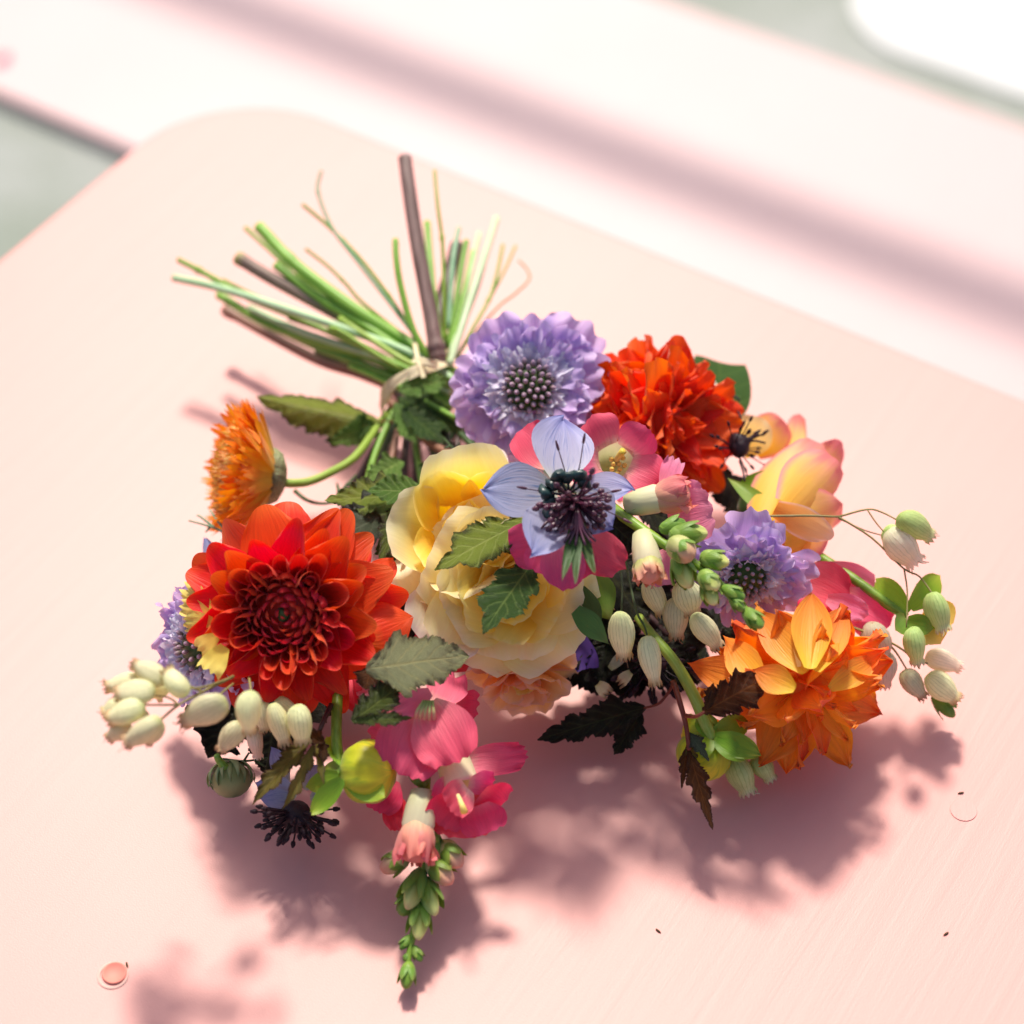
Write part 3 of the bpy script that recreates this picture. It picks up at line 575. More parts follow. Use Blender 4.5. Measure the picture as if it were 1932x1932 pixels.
r3 = thing('rose_bud', 'half open yellow rose with blush pink edges at the far right, seen from outside', 'rose', frame(P(1465, 985, .050), D(.45, .75, .45)))
def rp(a, b, wd, mat='rose_blush', za=.05, zb=.06, nrm=(0, 0, 1), **k):
    k.setdefault('w', W_fan(.55, .70, .6)); k.setdefault('tipdrop', .14); k.setdefault('ruf', .02); k.setdefault('seed', int(a[0] + b[1]))
    petal_at(r3, P(*a, za), P(*b, zb), D(*nrm), px(wd), mat, **k)
rp((1420, 850), (1480, 795), 85, za=.044, zb=.052, curl=(-50, -30), bend=(-10, 30))
rp((1390, 850), (1440, 790), 90, za=.045, zb=.053, curl=(-40, -20), bend=(-10, 20), nrm=(-.2, .2, 1), mat='rose_mid')
rp((1500, 900), (1503, 782), 46, za=.040, zb=.046, curl=(60, 60), bend=(-10, 40))
rp((1530, 960), (1590, 836), 92, za=.046, zb=.054, curl=(-70, -50), bend=(-20, 60), nrm=(.5, 0, 1))
rp((1450, 985), (1552, 838), 176, za=.062, zb=.062, curl=(-135, -105), bend=(-28, 40), nrm=(-.12, .1, 1), tipdrop=.10)
rp((1480, 1020), (1590, 960), 150, za=.057, zb=.050, curl=(-110, -80), bend=(-30, 30), nrm=(.2, -.35, 1))
rp((1462, 960), (1572, 1014), 62, za=.066, zb=.060, curl=(-60, -30), bend=(-20, 10), nrm=(-.1, -.3, 1), mat='rose_peach')
rp((1500, 1000), (1540, 1058), 100, za=.050, zb=.044, curl=(-50, -30), bend=(-20, -20), nrm=(0, -.4, 1))
rp((1440, 1010), (1530, 1040), 80, za=.046, zb=.042, curl=(-50, -30), nrm=(0, -.4, 1), mat='rose_peach')
rp((1490, 960), (1578, 866), 120, za=.066, zb=.064, curl=(-100, -80), bend=(-24, 46), nrm=(.42, .1, 1), tipdrop=.12)
part(r3, 'calyx', mk('calyx', *ovoid(px(120), px(74), 18, 10, lump=.08), 'sepal_dark'), axisM(P(1392, 968, .044), P(1470, 940, .050)))
petal_at(r3, P(1400, 930, .052), P(1440, 890, .058), D(-.1, .2, 1), px(40), 'sepal_bright', name='sepal', w=W_lance(.5), curl=(60, 20))
petal_at(r3, P(1455, 965, .058), P(1378, 905, .060), D(-.2, .3, 1), px(40), 'sepal', name='sepal', w=W_lance(.5), curl=(60, 20))

# 5 scabious heads
def scabious(name, label, C, axis, R, seed, n_out=12, roll=0, buds=46, tilts=(4, 24, 46, 62), scale_out=1.0):
    root = thing(name, label, 'scabious', frame(C, axis, roll=roll)); rg = random.Random(seed)
    vo = variants('petal', 'scabious', 6, lambda i: sheet(1, 1.0, W_fan(.30, .95, .8), bend=(26 - 8 * (i % 3), -50 + 8 * i), curl=(70, -20 + 8 * i), ruf=.085, rf=2.6 + i * .3, tipdrop=.16, teeth=.05, nteeth=2.6, nu=16, nv=11, seed=seed + i, noise=.09))
    vi = variants('petal', 'scabious', 4, lambda i: sheet(1, .95, W_fan(.4, .98, .8), bend=(20, -60 + 10 * i), curl=(80, 0), ruf=.11, rf=3.0 + i * .4, tipdrop=.10, teeth=.09, nteeth=2.2, nu=12, nv=8, seed=seed + 20 + i, noise=.09))
    vp = variants('floret', 'scabious_pale', 4, lambda i: sheet(1, 1.0, W_fan(.5, .95, .8), bend=(10, -60), curl=(120, 10), ruf=.12, rf=3.2, tipdrop=.08, teeth=.14, nteeth=1.8, nu=10, nv=6, seed=seed + 40 + i, noise=.1))
    for k, (n, L, rho, z, tl, vs_, nm) in enumerate(((n_out, .74, .30, -.10, tilts[0], vo, 'petal'), (n_out, .62, .32, -.03, tilts[1], vo, 'petal'), (int(n_out * 1.3), .42, .36, .06, tilts[1] + 8, vi, 'petal'), (n_out + 6, .30, .34, .10, tilts[2], vp, 'floret'), (n_out + 4, .21, .30, .14, tilts[3], vp, 'floret'))):
        for i in range(n):
            s = R * L * (rg.uniform(.80, 1.18) if k == 0 else rg.uniform(.86, 1.1))
            M = rz(360 * (i + .5 * (k % 2)) / n + rg.uniform(-9, 9)) @ tr(0, rho * R, z * R) @ rx(tl + rg.uniform(-17, 17)) @ ry(rg.uniform(-30, 30)) @ sc(s)
            link(nm, rg.choice(vs_), root, M)
    dome = mk('flower_centre', *ovoid(R * .34, R * .60, 16, 9), 'sepal_dark'); link('flower_centre', dome, root, tr(0, 0, R * -.02))
    link('receptacle', mk('receptacle', *ovoid(R * .30, R * .90, 16, 8), 'scabious'), root, tr(0, 0, -R * .24))
    bd = mk('floret_bud', *ovoid(R * .115, R * .070, 7, 5), 'scabious_bud')
    for i in range(buds):
        r = math.sqrt((i + .5) / buds) * .29 * R; ph = i * GA; z = R * (.15 + .17 * math.sqrt(max(0, 1 - (r / (.31 * R)) ** 2)))
        link('floret_bud', bd, root, tr(r * math.cos(ph), r * math.sin(ph), z) @ rz(math.degrees(ph)) @ ry(50 * r / (.3 * R)))
    return root
scabious('lavender_scabious', 'full lavender scabious with round dotted centre at the top of the bouquet', P(998, 735, .078), D(.0, .10, 1), px(150), 3)
scabious('lavender_scabious', 'lavender scabious facing down between the rose bud and snapdragon spike', P(1408, 1078, .058), D(-.02, -.52, .75), px(118), 9, n_out=10, buds=30)
scabious('lavender_scabious', 'lavender scabious peeping out behind the left red dahlia', P(390, 1222, .046), D(-.70, -.10, .62), px(132), 14, n_out=10, buds=20)
yb = thing('yellow_blossom', 'scrap of yellow blossom between lavender petals and left red dahlia', 'blossom', frame(P(385, 1170, .058), D(-.6, .1, .6)))
for a, b, wd in (((400, 1150), (352, 1108), 40), ((398, 1160), (346, 1140), 38), ((402, 1172), (352, 1172), 36), ((410, 1200), (372, 1228), 40), ((425, 1220), (395, 1262), 44), ((400, 1145), (380, 1102), 34)):
    petal_at(yb, P(*a, .074), P(*b, .070), D(-.3, 0, 1), px(wd), 'yellow_petal', w=W_fan(.4, .9, .8), ruf=.08, curl=(40, -20), teeth=.08, seed=wd + b[0])

# 6 the orange everlasting on the left, seen from the side
ev = thing('orange_everlasting', 'orange yellow many rayed flower seen from the side at the far left', 'flower', frame(P(515, 900, .046), D(-.93, .12, .26), roll=.3))
rg = random.Random(21)
vs_o = variants('petal', 'straw_orange', 5, lambda i: sheet(1, .25, W_fan(.5, .8, .6), bend=(18, -20 + 9 * i), curl=(60, 20), teeth=.09, nteeth=2.2, nu=6, nv=6, seed=i))
vs_a = variants('petal', 'straw_amber', 5, lambda i: sheet(1, .30, W_fan(.5, .9, .6), bend=(26, -10 + 12 * i), curl=(70, 20), teeth=.14, nteeth=2.6, nu=6, nv=5, seed=i + 7))
Re = px(150)
for ring, n in ((0, 36), (1, 38), (2, 40)):
    for i in range(n):
        link('petal', rg.choice(vs_o), ev, rz(360 * (i + ring * .33) / n + rg.uniform(-4, 4)) @ tr(0, Re * .24, Re * .03 * ring) @ rx(25 + 9 * ring + rg.uniform(-6, 6)) @ ry(rg.uniform(-22, 22)) @ sc(Re * rg.uniform(.74, .86)))
for i in range(182):
    r = math.sqrt((i + .5) / 182); ph = i * GA
    link('petal', rg.choice(vs_a), ev, rz(math.degrees(ph)) @ tr(0, Re * .44 * r, Re * (.18 + .05 * (1 - r))) @ rx(88 - 38 * r * r + rg.uniform(-9, 9)) @ ry(rg.uniform(-40, 40)) @ sc(Re * rg.uniform(.44, .56)))
link('calyx', mk('calyx', *lathe([(.0001, -.16 * Re), (.16 * Re, -.15 * Re), (.30 * Re, -.08 * Re), (.36 * Re, .02 * Re), (.36 * Re, .08 * Re)], 24, ribs=.05, ramp_=12), 'leaf_olive'), ev)
wpart(ev, 'stem', tube([P(528, 908, .045), P(548, 912, .044), P(585, 908, .042), P(630, 888, .040), P(672, 860, .037), P(712, 805, .032), P(742, 765, .028)], px(8.6), px(8), 10), 'stem_lime')

# 7 love-in-a-mist flowers
def stamens(root, C, axis, R, n, seed, spread=(10, 80), mat='stamen_purple', name='stamen', thick=.045, curve=.5):
    rg = random.Random(seed); F = frame(C, axis)
    for k in range(n):
        ph = rg.uniform(0, 6.283); tl = math.radians(rg.uniform(*spread)); L = R * rg.uniform(.65, 1.1)
        d = Vector((math.cos(ph) * math.sin(tl), math.sin(ph) * math.sin(tl), math.cos(tl))); o = Vector((math.cos(ph), math.sin(ph), 0)) * R * .12
        side = Vector((-math.sin(ph), math.cos(ph), 0)) * rg.uniform(-.2, .2)
        p1 = o + d * L * .5; p2 = o + d * L + (Vector((math.cos(ph), math.sin(ph), -.2)) * curve + side) * L * .35
        bag = Bag(); bag.add(tube([F @ o, F @ p1, F @ p2], R * thick * .55, R * thick * .4, 5, 4))
        e = (F @ p2 - F @ p1).normalized()
        bag.add(tube([F @ p2 - e * R * .02, F @ p2 + e * R * .09, F @ p2 + e * R * .2], R * thick * .9, R * thick * .5, 6, 3, knobs=((.5, .5, .35),)))
        part(root, name, bag.mesh(name, mat), I4)
ng = thing('love_in_a_mist', 'pale blue love-in-a-mist with dark stamens at the front of the bouquet', 'flower', frame(P(1060, 930, .100), D(.1, -.2, 1)))
for a, b, wd, nr, zz, w_ in (((1052, 912), (1063, 792), 112, (.1, -.30, 1), .104, .40), ((1052, 930), (911, 922), 98, (.25, .2, 1), .103, .40), ((1055, 945), (1001, 1048), 88, (.15, .25, 1), .1005, .4),
                          ((1085, 935), (1152, 992), 92, (-.3, .2, 1), .099, .45), ((1082, 920), (1196, 926), 62, (0, .5, 1), .095, .45)):
    petal_at(ng, P(*a, zz), P(*b, zz + .003), D(*nr), px(wd), 'love_blue', w=W_point(.16, .55, 2.1), curl=(40, 26), bend=(24, -34), noise=.035, ruf=.015, nu=12, nv=14, seed=wd)
F0 = frame(P(1070, 932, .106), D(.15, -.3, 1))
rg = random.Random(4)
for k in range(11):
    ph = 40 + k * 26; 
    bag = Bag(); q = math.radians(ph); dv = Vector((math.cos(q), math.sin(q), .25)) * px(28 + 7 * (k % 2))
    bag.add(tube([(0, 0, 0), dv * .5 + Vector((0, 0, px(6))), dv], px(2.2), px(2.4), 6, 3))
    bag.add(ovoid(px(24), px(26), 8, 5, lump=.3, e=.8, seed=k), tr(*dv) @ rz(ph) @ ry(40))
    part(ng, 'nectary', bag.mesh('nectary', 'nectary'), F0)
stamens(ng, P(1084, 946, .108), D(.25, -.5, .8), px(50), 64, 2, spread=(5, 78), thick=.10)
stamens(ng, P(1078, 938, .107), D(.0, .0, 1), px(80), 9, 5, spread=(62, 84), thick=.030, curve=.15)
part(ng, 'seed_head', mk('seed_head', *ovoid(px(44), px(34), 10, 7, lump=.08), 'near_black'), axisM(P(1078, 942, .104), P(1092, 975, .110)))
for k in range(6):
    e = D(.1 + .13 * (k - 2.5), -1, .35); a = P(1088, 962, .109)
    part(ng, 'style', mk('style', *tube([a, a + e * px(34), a + e * px(58) + D(.4 * (k - 2.5), -.2, .3) * px(10)], px(3.6), px(2.2), 6, 4), 'stamen_purple'), I4)
petal_at(ng, P(1086, 985, .106), P(1062, 1092, .103), D(-.1, -.1, 1), px(24), 'sepal_dark', name='bract', w=W_lance(.5), curl=(60, 40), bend=(-10, 40), nv=12)
petal_at(ng, P(1090, 985, .106), P(1086, 1100, .102), D(.1, -.1, 1), px(22), 'sepal_dark', name='bract', w=W_lance(.5), curl=(60, 40), bend=(-10, 30), nv=12)
petal_at(ng, P(1094, 985, .106), P(1122, 1080, .101), D(.2, -.1, 1), px(24), 'sepal_dark', name='bract', w=W_lance(.5), curl=(60, 30), bend=(-10, 50), nv=12)
# the one at lower left in the shade
n2 = thing('love_in_a_mist', 'blue love-in-a-mist with black centre drooping in the shadow at the lower left', 'flower', frame(P(558, 1515, .020), D(.0, -1, .3)))
for a, b, wd, zz in (((545, 1475), (512, 1412), 34, .026), ((560, 1500), (480, 1476), 54, .025), ((556, 1508), (490, 1508), 40, .024), ((575, 1490), (610, 1440), 44, .024), ((585, 1505), (625, 1500), 40, .022)):
    petal_at(n2, P(*a, zz), P(*b, zz), D(-.1, .1, 1), px(wd), 'love_blue', w=W_point(.2, .5, 2), curl=(50, 30), nv=10, seed=wd)
part(n2, 'seed_head', mk('seed_head', *ovoid(px(58), px(60), 18, 12, lump=.14, ribs=.08, ramp_=6, seed=2), 'near_black'), axisM(P(558, 1510, .022), P(562, 1560, .018)))
stamens(n2, P(560, 1530, .021), D(.0, -1, .25), px(56), 60, 7, spread=(5, 95), mat='near_black', thick=.075)
# the one behind the scarlet dahlia
n3 = thing('love_in_a_mist', 'spent dark love-in-a-mist beside the scarlet dahlia and the rose bud', 'flower', frame(P(1388, 845, .056), D(.4, .1, .8)))
part(n3, 'seed_head', mk('seed_head', *ovoid(px(42), px(44), 16, 10, lump=.14, ribs=.08, ramp_=6, seed=3), 'near_black'), axisM(P(1378, 846, .056), P(1404, 838, .060)))
stamens(n3, P(1384, 845, .058), D(.5, .0, .7), px(50), 26, 11, spread=(15, 95), mat='near_black', thick=.055)
petal_at(n3, P(1362, 785, .053), P(1342, 714, .056), D(.2, 0, 1), px(30), 'rose_outer', w=W_lance(.5), curl=(80, 50), bend=(20, -40), ruf=.05)
for k, (a, b, c) in enumerate((((1370, 760), (1385, 748), (1396, 756)), ((1390, 800), (1398, 790), (1392, 776)), ((1400, 845), (1420, 832), (1444, 836)), ((1395, 870), (1402, 890), (1405, 908)))):
    part(n3, 'filament', mk('filament', *tube([P(*a, .058), P(*b, .061), P(*c, .061)], px(1.8), px(2.2), 5, 4), 'near_black'), I4)

# 8 snapdragons
def floret_ring(root, C, axis, R, mats, seed, throat='pollen', roll=0, n=5, tilt=(28, 52), pistil=True, tube_to=None, wide=1.05):
    """open snapdragon flower facing axis"""
    rg = random.Random(seed); F = frame(C, axis, roll=roll)
    back = -1.1 * R
    fl = part(root, 'floret', mk('floret', *lathe([(.0001, back * 1.02), (.20 * R, back), (.30 * R, back * .7), (.36 * R, back * .3), (.42 * R, 0), (.46 * R, .06 * R)], 16, lump=.06, seed=seed), 'snap_tube'), F)
    for i in range(n):
        m = mats[i % len(mats)]
        me = mk('petal', *sheet(1, wide, W_fan(.5, .80, .7), bend=(rg.uniform(10, 26), rg.uniform(-75, -45)), curl=(45, -25 + rg.uniform(-15, 15)), ruf=.05, rf=2.2, tipdrop=.14, teeth=.02, nu=11, nv=10, seed=seed * 5 + i, noise=.05), m)
        o = link('petal', me, fl, rz(360 * i / n + rg.uniform(-9, 9)) @ tr(0, .36 * R, 0) @ rx(rg.uniform(*tilt)) @ ry(rg.uniform(-10, 10)) @ sc(R * rg.uniform(.78, .98)))
    th = Bag()
    for i in range(9):
        a = i * GA; r = .22 * R * math.sqrt((i + .5) / 9)
        th.add(ovoid(.2 * R, .13 * R, 7, 5), tr(r * math.cos(a), r * math.sin(a) - .12 * R, -.16 * R))
    link('throat', th.mesh('throat', throat), fl)
    if pistil:
        link('pistil', mk('pistil', *tube([(0, -.1 * R, -.5 * R), (.05 * R, 0, 0), (.22 * R, .08 * R, .28 * R)], .05 * R, .085 * R, 7, 4), 'pollen'), fl)
    return fl
def snap_bud(root, a, b, Wd, mat='snap_bud', calyx='sepal', seed=0, e=.85, cal=.34):
    L = (b - a).length * 1.08; Wd *= .86; M = axisM(a, b)
    o = part(root, 'bud', mk('bud', *ovoid(L, Wd, 24, 16, e=e, lump=.06, crumple=.13, seed=seed), mat), M)
    bag = Bag()
    for i in range(5):
        bag.add(sheet(L * cal * 1.35, Wd * .80, W_round(.7, .4, 1.8), bend=(16, 20), curl=(90, 80), nu=5, nv=6, seed=i), rz(72 * i + seed * 20) @ tr(0, Wd * .26, L * .02) @ rx(60))
    link('calyx', bag.mesh('calyx', calyx), o); return o
def open_bud(root, a, m, b, W1, W2_, mat='snap_salmon', seed=0):
    """tube from a to m, crumpled petal tip from m to b"""
    L = (b - a).length; M = axisM(a, b); k = (m - a).length / L
    o = part(root, 'bud', mk('bud', *lathe([(.001, 0), (W1 * .36, L * .03), (W1 * .46, L * k * .5), (W1 * .5, L * k), (W1 * .4, L * (k + .12))], 18, lump=.05, seed=seed), 'snap_tube'), M)
    rg = random.Random(seed)
    link('bud_tip', mk('bud_tip', *ovoid(L * (1.02 - k * .9), W2_ * .9, 24, 16, lump=.08, crumple=.12, seed=seed), mat), o, tr(0, 0, L * k * .86))
    for i in range(6):
        me = mk('petal', *sheet(L * (1 - k) * 1.15, W2_ * .8, W_fan(.6, .8, .6), bend=(20, 40), curl=(110, 90), ruf=.12, rf=3, teeth=.06, tipdrop=.15, noise=.08, nu=10, nv=9, seed=seed * 9 + i), mat)
        link('petal', me, o, rz(60 * i + rg.uniform(-12, 12)) @ tr(0, W1 * .40, L * k * (.86 + .05 * (i % 2))) @ rx(66 + rg.uniform(-6, 8)))
    bag = Bag()
    for i in range(5):
        bag.add(sheet(L * .3, W1 * .7, W_round(.7, .4, 1.8), bend=(16, 20), curl=(90, 80), nu=5, nv=6, seed=i), rz(72 * i) @ tr(0, W1 * .22, L * .01) @ rx(60))
    link('calyx', bag.mesh('calyx', 'sepal'), o); return o
sm_ = thing('pink_snapdragon', 'coral pink snapdragon with yellow throat and green bud spike, below the scabious', 'snapdragon', frame(P(1180, 960, .080), D(.6, -.4, .7)))
floret_ring(sm_, P(1160, 868, .092), D(.12, .12, 1), px(78), ['snap_pink'], 31, tilt=(30, 50), wide=1.25, roll=.5)
petal_at(sm_, P(1042, 872, .086), P(982, 812, .092), D(.1, 0, 1), px(82), 'snap_pink', w=W_fan(.5, .8, .65), curl=(50, 20), bend=(20, -40), ruf=.03, tipdrop=.15)
for a, b, wd, zz in (((1056, 1015), (962, 1038), 80, .090), ((1062, 1020), (1062, 1116), 84, .091), ((1080, 1010), (1182, 1074), 84, .090), ((1040, 1030), (1010, 1080), 70, .088), ((1085, 1040), (1105, 1090), 60, .087)):
    petal_at(sm_, P(*a, zz), P(*b, zz - .004), D(0, -.15, 1), px(wd), 'snap_pink' if wd != 60 else 'snap_rose', w=W_fan(.4, .82, .66), curl=(40, 10), bend=(24, -50), ruf=.06, tipdrop=.14, teeth=.03, seed=wd)
for a, b, wd, zz in (((1262, 985), (1346, 962), 92, .084), ((1250, 920), (1272, 868), 40, .092), ((1235, 1040), (1252, 1104), 76, .070), ((1280, 940), (1330, 930), 60, .080)):
    petal_at(sm_, P(*a, zz), P(*b, zz), D(.1, 0, 1), px(wd), 'snap_light', w=W_fan(.4, .82, .66), curl=(50, 20), bend=(20, -45), ruf=.065, tipdrop=.14, seed=wd)
open_bud(sm_, P(1176, 954, .090), P(1236, 934, .093), P(1302, 928, .095), px(50), px(66), seed=2)
open_bud(sm_, P(1212, 1006, .088), P(1222, 1058, .087), P(1228, 1098, .085), px(52), px(50), 'snap_peach', seed=3)
spk = [P(1150, 955, .086), P(1192, 985, .089), P(1246, 1022, .089), P(1310, 1062, .088), P(1370, 1112, .085), P(1428, 1172, .080)]
wpart(sm_, 'stem', tube(spk, px(11), px(5), 8), 'stem_olive')
for a, b, wd, m, zz in (((1262, 1012), (1330, 1006), 44, 'snap_green', .094), ((1262, 1022), (1306, 1050), 50, 'snap_peach', .096), ((1320, 1050), (1372, 1062), 36, 'snap_green', .092), ((1276, 1050), (1300, 1104), 42, 'snap_green', .088),
                        ((1322, 1080), (1352, 1110), 36, 'snap_green', .091), ((1328, 1096), (1348, 1138), 30, 'snap_green', .087), ((1362, 1108), (1402, 1128), 26, 'sepal', .088), ((1378, 1128), (1402, 1150), 22, 'sepal', .086), ((1404, 1150), (1436, 1182), 28, 'sepal', .084), ((1245, 1000), (1290, 985), 30, 'sepal', .092)):
    snap_bud(sm_, P(*a, zz), P(*b, zz), px(wd), m, seed=wd, cal=.6)
sl_ = thing('pink_snapdragon', 'pink snapdragon at the front, its long green bud spike reaching down the table', 'snapdragon', frame(P(800, 1340, .045), D(0, -.7, .6)))
for a, b, wd, m, zz in (((822, 1330), (855, 1262), 80, 'snap_pink', .052), ((806, 1330), (868, 1440), 118, 'snap_pink', .058), ((800, 1345), (752, 1462), 122, 'snap_pink', .054), ((770, 1335), (672, 1306), 66, 'snap_light', .052),
                        ((812, 1305), (738, 1346), 46, 'snap_light', .062), ((760, 1400), (700, 1370), 70, 'snap_pink', .048), ((742, 1470), (706, 1530), 70, 'snap_rose', .030), ((740, 1500), (756, 1568), 52, 'snap_rose', .026), ((860, 1330), (905, 1330), 60, 'snap_rose', .040)):
    petal_at(sl_, P(*a, zz), P(*b, zz - .005), D(0, -.1, 1), px(wd), m, w=W_fan(.36, .82, .66), curl=(45, 10), bend=(26, -56), ruf=.065, tipdrop=.14, teeth=.025, nu=12, nv=11, seed=wd)
for k in range(5):
    a = P(800 + 4 * k, 1322, .062)
    part(sl_, 'stamen', mk('stamen', *tube([a, a + D(-.5 + .15 * k, -.7, .4) * px(20), a + D(-.5 + .15 * k, -1, .1) * px(32)], px(2.4), px(3.4), 5, 3), 'snap_peach'), I4)
part(sl_, 'flower_tube', mk('flower_tube', *tube([P(840, 1398, .040), P(858, 1446, .040), P(872, 1490, .039)], px(28), px(33), 16, 4, cap=False), 'snap_tube'), I4)
for a, b, wd, m, nr, cu, bd, za, zb in (((872, 1500), (872, 1582), 118, 'snap_rose', (0, .3, 1), (-20, -40), (-10, 30), .040, .030), ((860, 1500), (824, 1556), 80, 'snap_rose', (.5, .1, 1), (40, 30), (20, -20), .042, .034), ((905, 1500), (946, 1520), 96, 'snap_rose', (-.6, .1, 1), (30, 20), (20, -30), .042, .036),
                            ((880, 1484), (846, 1522), 66, 'snap_pink', (0, -.3, 1), (70, 50), (30, -50), .044, .043), ((884, 1480), (930, 1482), 66, 'snap_pink', (.1, -.3, 1), (60, 30), (40, -60), .043, .040), ((874, 1440), (992, 1426), 60, 'snap_pink', (0, .2, 1), (60, 80), (10, 10), .036, .036), ((900, 1520), (920, 1572), 84, 'snap_rose', (-.2, .3, 1), (-30, -30), (-10, 20), .040, .032), ((845, 1470), (826, 1512), 40, 'snap_pink', (.3, 0, 1), (40, 40), (20, -40), .042, .040)):
    petal_at(sl_, P(*a, za), P(*b, zb), D(*nr), px(wd), m, w=W_fan(.5, .86, .6), curl=cu, bend=bd, ruf=.06, tipdrop=.10, teeth=.03, nu=11, nv=10, seed=wd + b[0])
part(sl_, 'pistil', mk('pistil', *tube([P(864, 1500, .046), P(872, 1520, .047), P(876, 1532, .045)], px(3.5), px(7), 6, 3), 'pollen'), I4)
open_bud(sl_, P(796, 1488, .040), P(790, 1556, .036), P(782, 1628, .031), px(54), px(62), seed=4)
spl = [P(802, 1420, .040), P(800, 1500, .034), P(802, 1580, .026), P(796, 1660, .019), P(784, 1740, .013), P(772, 1800, .009), P(768, 1860, .006)]
wpart(sl_, 'stem', tube(spl, px(12), px(4), 8), 'stem_olive')
for a, b, wd, m, zz in (((770, 1612), (722, 1640), 46, 'snap_peach', .022), ((808, 1620), (850, 1664), 44, 'snap_peach', .022), ((830, 1590), (868, 1632), 44, 'snap_peach', .024), ((796, 1640), (770, 1710), 40, 'snap_green', .020),
                        ((798, 1655), (820, 1722), 38, 'snap_green', .018), ((782, 1680), (758, 1724), 34, 'sepal', .016), ((794, 1700), (790, 1768), 34, 'snap_green', .0145), ((776, 1765), (756, 1790), 18, 'sepal', .011), ((780, 1785), (794, 1812), 18, 'sepal', .010),
                        ((774, 1800), (762, 1812), 14, 'sepal', .009), ((772, 1815), (766, 1862), 30, 'sepal', .0075), ((806, 1560), (820, 1610), 36, 'sepal', .027), ((800, 1480), (782, 1450), 34, 'sepal', .040)):
    snap_bud(sl_, P(*a, zz), P(*b, zz - .001), px(wd), m, seed=wd, cal=.6)
sr_ = thing('pink_snapdragon', 'pink snapdragon lying behind the orange dahlia at the right, seen from the side', 'snapdragon', frame(P(1560, 1110, .040), D(.6, -.4, .6)))
for a, b, wd, m, zz in (((1505, 1085), (1600, 1130), 100, 'snap_pink', .046), ((1540, 1075), (1650, 1118), 70, 'snap_light', .044), ((1590, 1120), (1680, 1180), 76, 'snap_pink', .042), ((1560, 1130), (1640, 1160), 50, 'snap_light', .045), ((1520, 1100), (1560, 1180), 80, 'snap_rose', .038), ((1600, 1150), (1670, 1200), 60, 'snap_light', .036)):
    petal_at(sr_, P(*a, zz), P(*b, zz - .003), D(0, .1, 1), px(wd), m, w=W_fan(.4, .8, .66), curl=(70, 40), bend=(24, -50), ruf=.05, tipdrop=.14, seed=wd)
# 9 bladder campion sprigs: papery pods on thin stems
POD = {}
def pod_mesh(mat, seed):
    k = (mat, seed)
    if k not in POD:
        pr = [(.03, 0), (.20, .02), (.34, .10), (.44, .24), (.48, .40), (.46, .56), (.39, .72), (.31, .84), (.27, .90), (.29, .97), (.31, 1.03)]
        v, f, u = lathe(pr, 20, ribs=.03, ramp_=10, lump=.10, seed=seed, jag=.06)
        POD[k] = mk('pod', v, f, u, mat)
    return POD[k]
def pod(root, c, z, d, L, Wd, mat='campion', seed=0, threads=3, b=-.15):
    """c: middle of the pod in the picture, d: the way its mouth points there (x right, y down)"""
    rq = random.Random(seed * 7 + 1); dr = D(d[0], -d[1], b + rq.uniform(-.25, .2)); o = P(*c, z); L *= rq.uniform(.94, 1.08); Wd *= rq.uniform(.88, 1.12); W3 = Wd * rq.uniform(.86, 1.12); a = o - dr * px(L) * .5
    M = frame(a, dr, roll=seed * 1.3) @ Matrix.Diagonal((px(Wd), px(W3), px(L) * .97, 1))
    p = part(root, 'pod', pod_mesh(mat, seed % 9), M)
    if threads:
        rg = random.Random(seed + 50); bag = Bag()
        for k in range(threads):
            s = Vector((rg.uniform(-.15, .15), rg.uniform(-.15, .15), .95)); e = s + Vector((rg.uniform(-.3, .3), rg.uniform(-.3, .3), rg.uniform(.08, .26)))
            bag.add(tube([s, s.lerp(e, .5) + Vector((rg.uniform(-.1, .1), 0, .03)), e], .018, .012, 5, 3))
        link('threads', bag.mesh('threads', 'thread' if mat == 'campion' else 'thread_pale'), p)
    return p
def twig(root, pts, w0, w1, mat='stem_fine', name='stem', n=6, sm=4):
    return wpart(root, name, tube([P(*q) for q in pts], px(w0), px(w1), n, sm), mat)
c1 = thing('campion_sprig', 'sprig of cream bladder campion pods sticking out at the far left', 'campion', frame(P(380, 1305, .081), D(0, 0, 1)))
for q, a, b in (([(440, 1276, .076), (383, 1305, .082), (337, 1330, .084), (301, 1360, .084)], 3, 2.2), ([(383, 1305, .082), (350, 1292, .086), (320, 1285, .087)], 2.2, 1.6), ([(337, 1330, .084), (300, 1330, .086), (266, 1330, .086)], 2, 1.5),
                ([(337, 1330, .084), (318, 1316, .086), (286, 1312, .088)], 2, 1.5), ([(440, 1290, .076), (415, 1310, .081), (402, 1324, .083)], 2, 1.6), ([(470, 1280, .076), (473, 1300, .081), (470, 1312, .083)], 2, 1.6), ([(460, 1340, .071), (450, 1360, .071)], 2, 1.6), ([(435, 1279, .076), (385, 1296, .084), (340, 1300, .086)], 2.2, 1.5)):
    twig(c1, q, a, b)
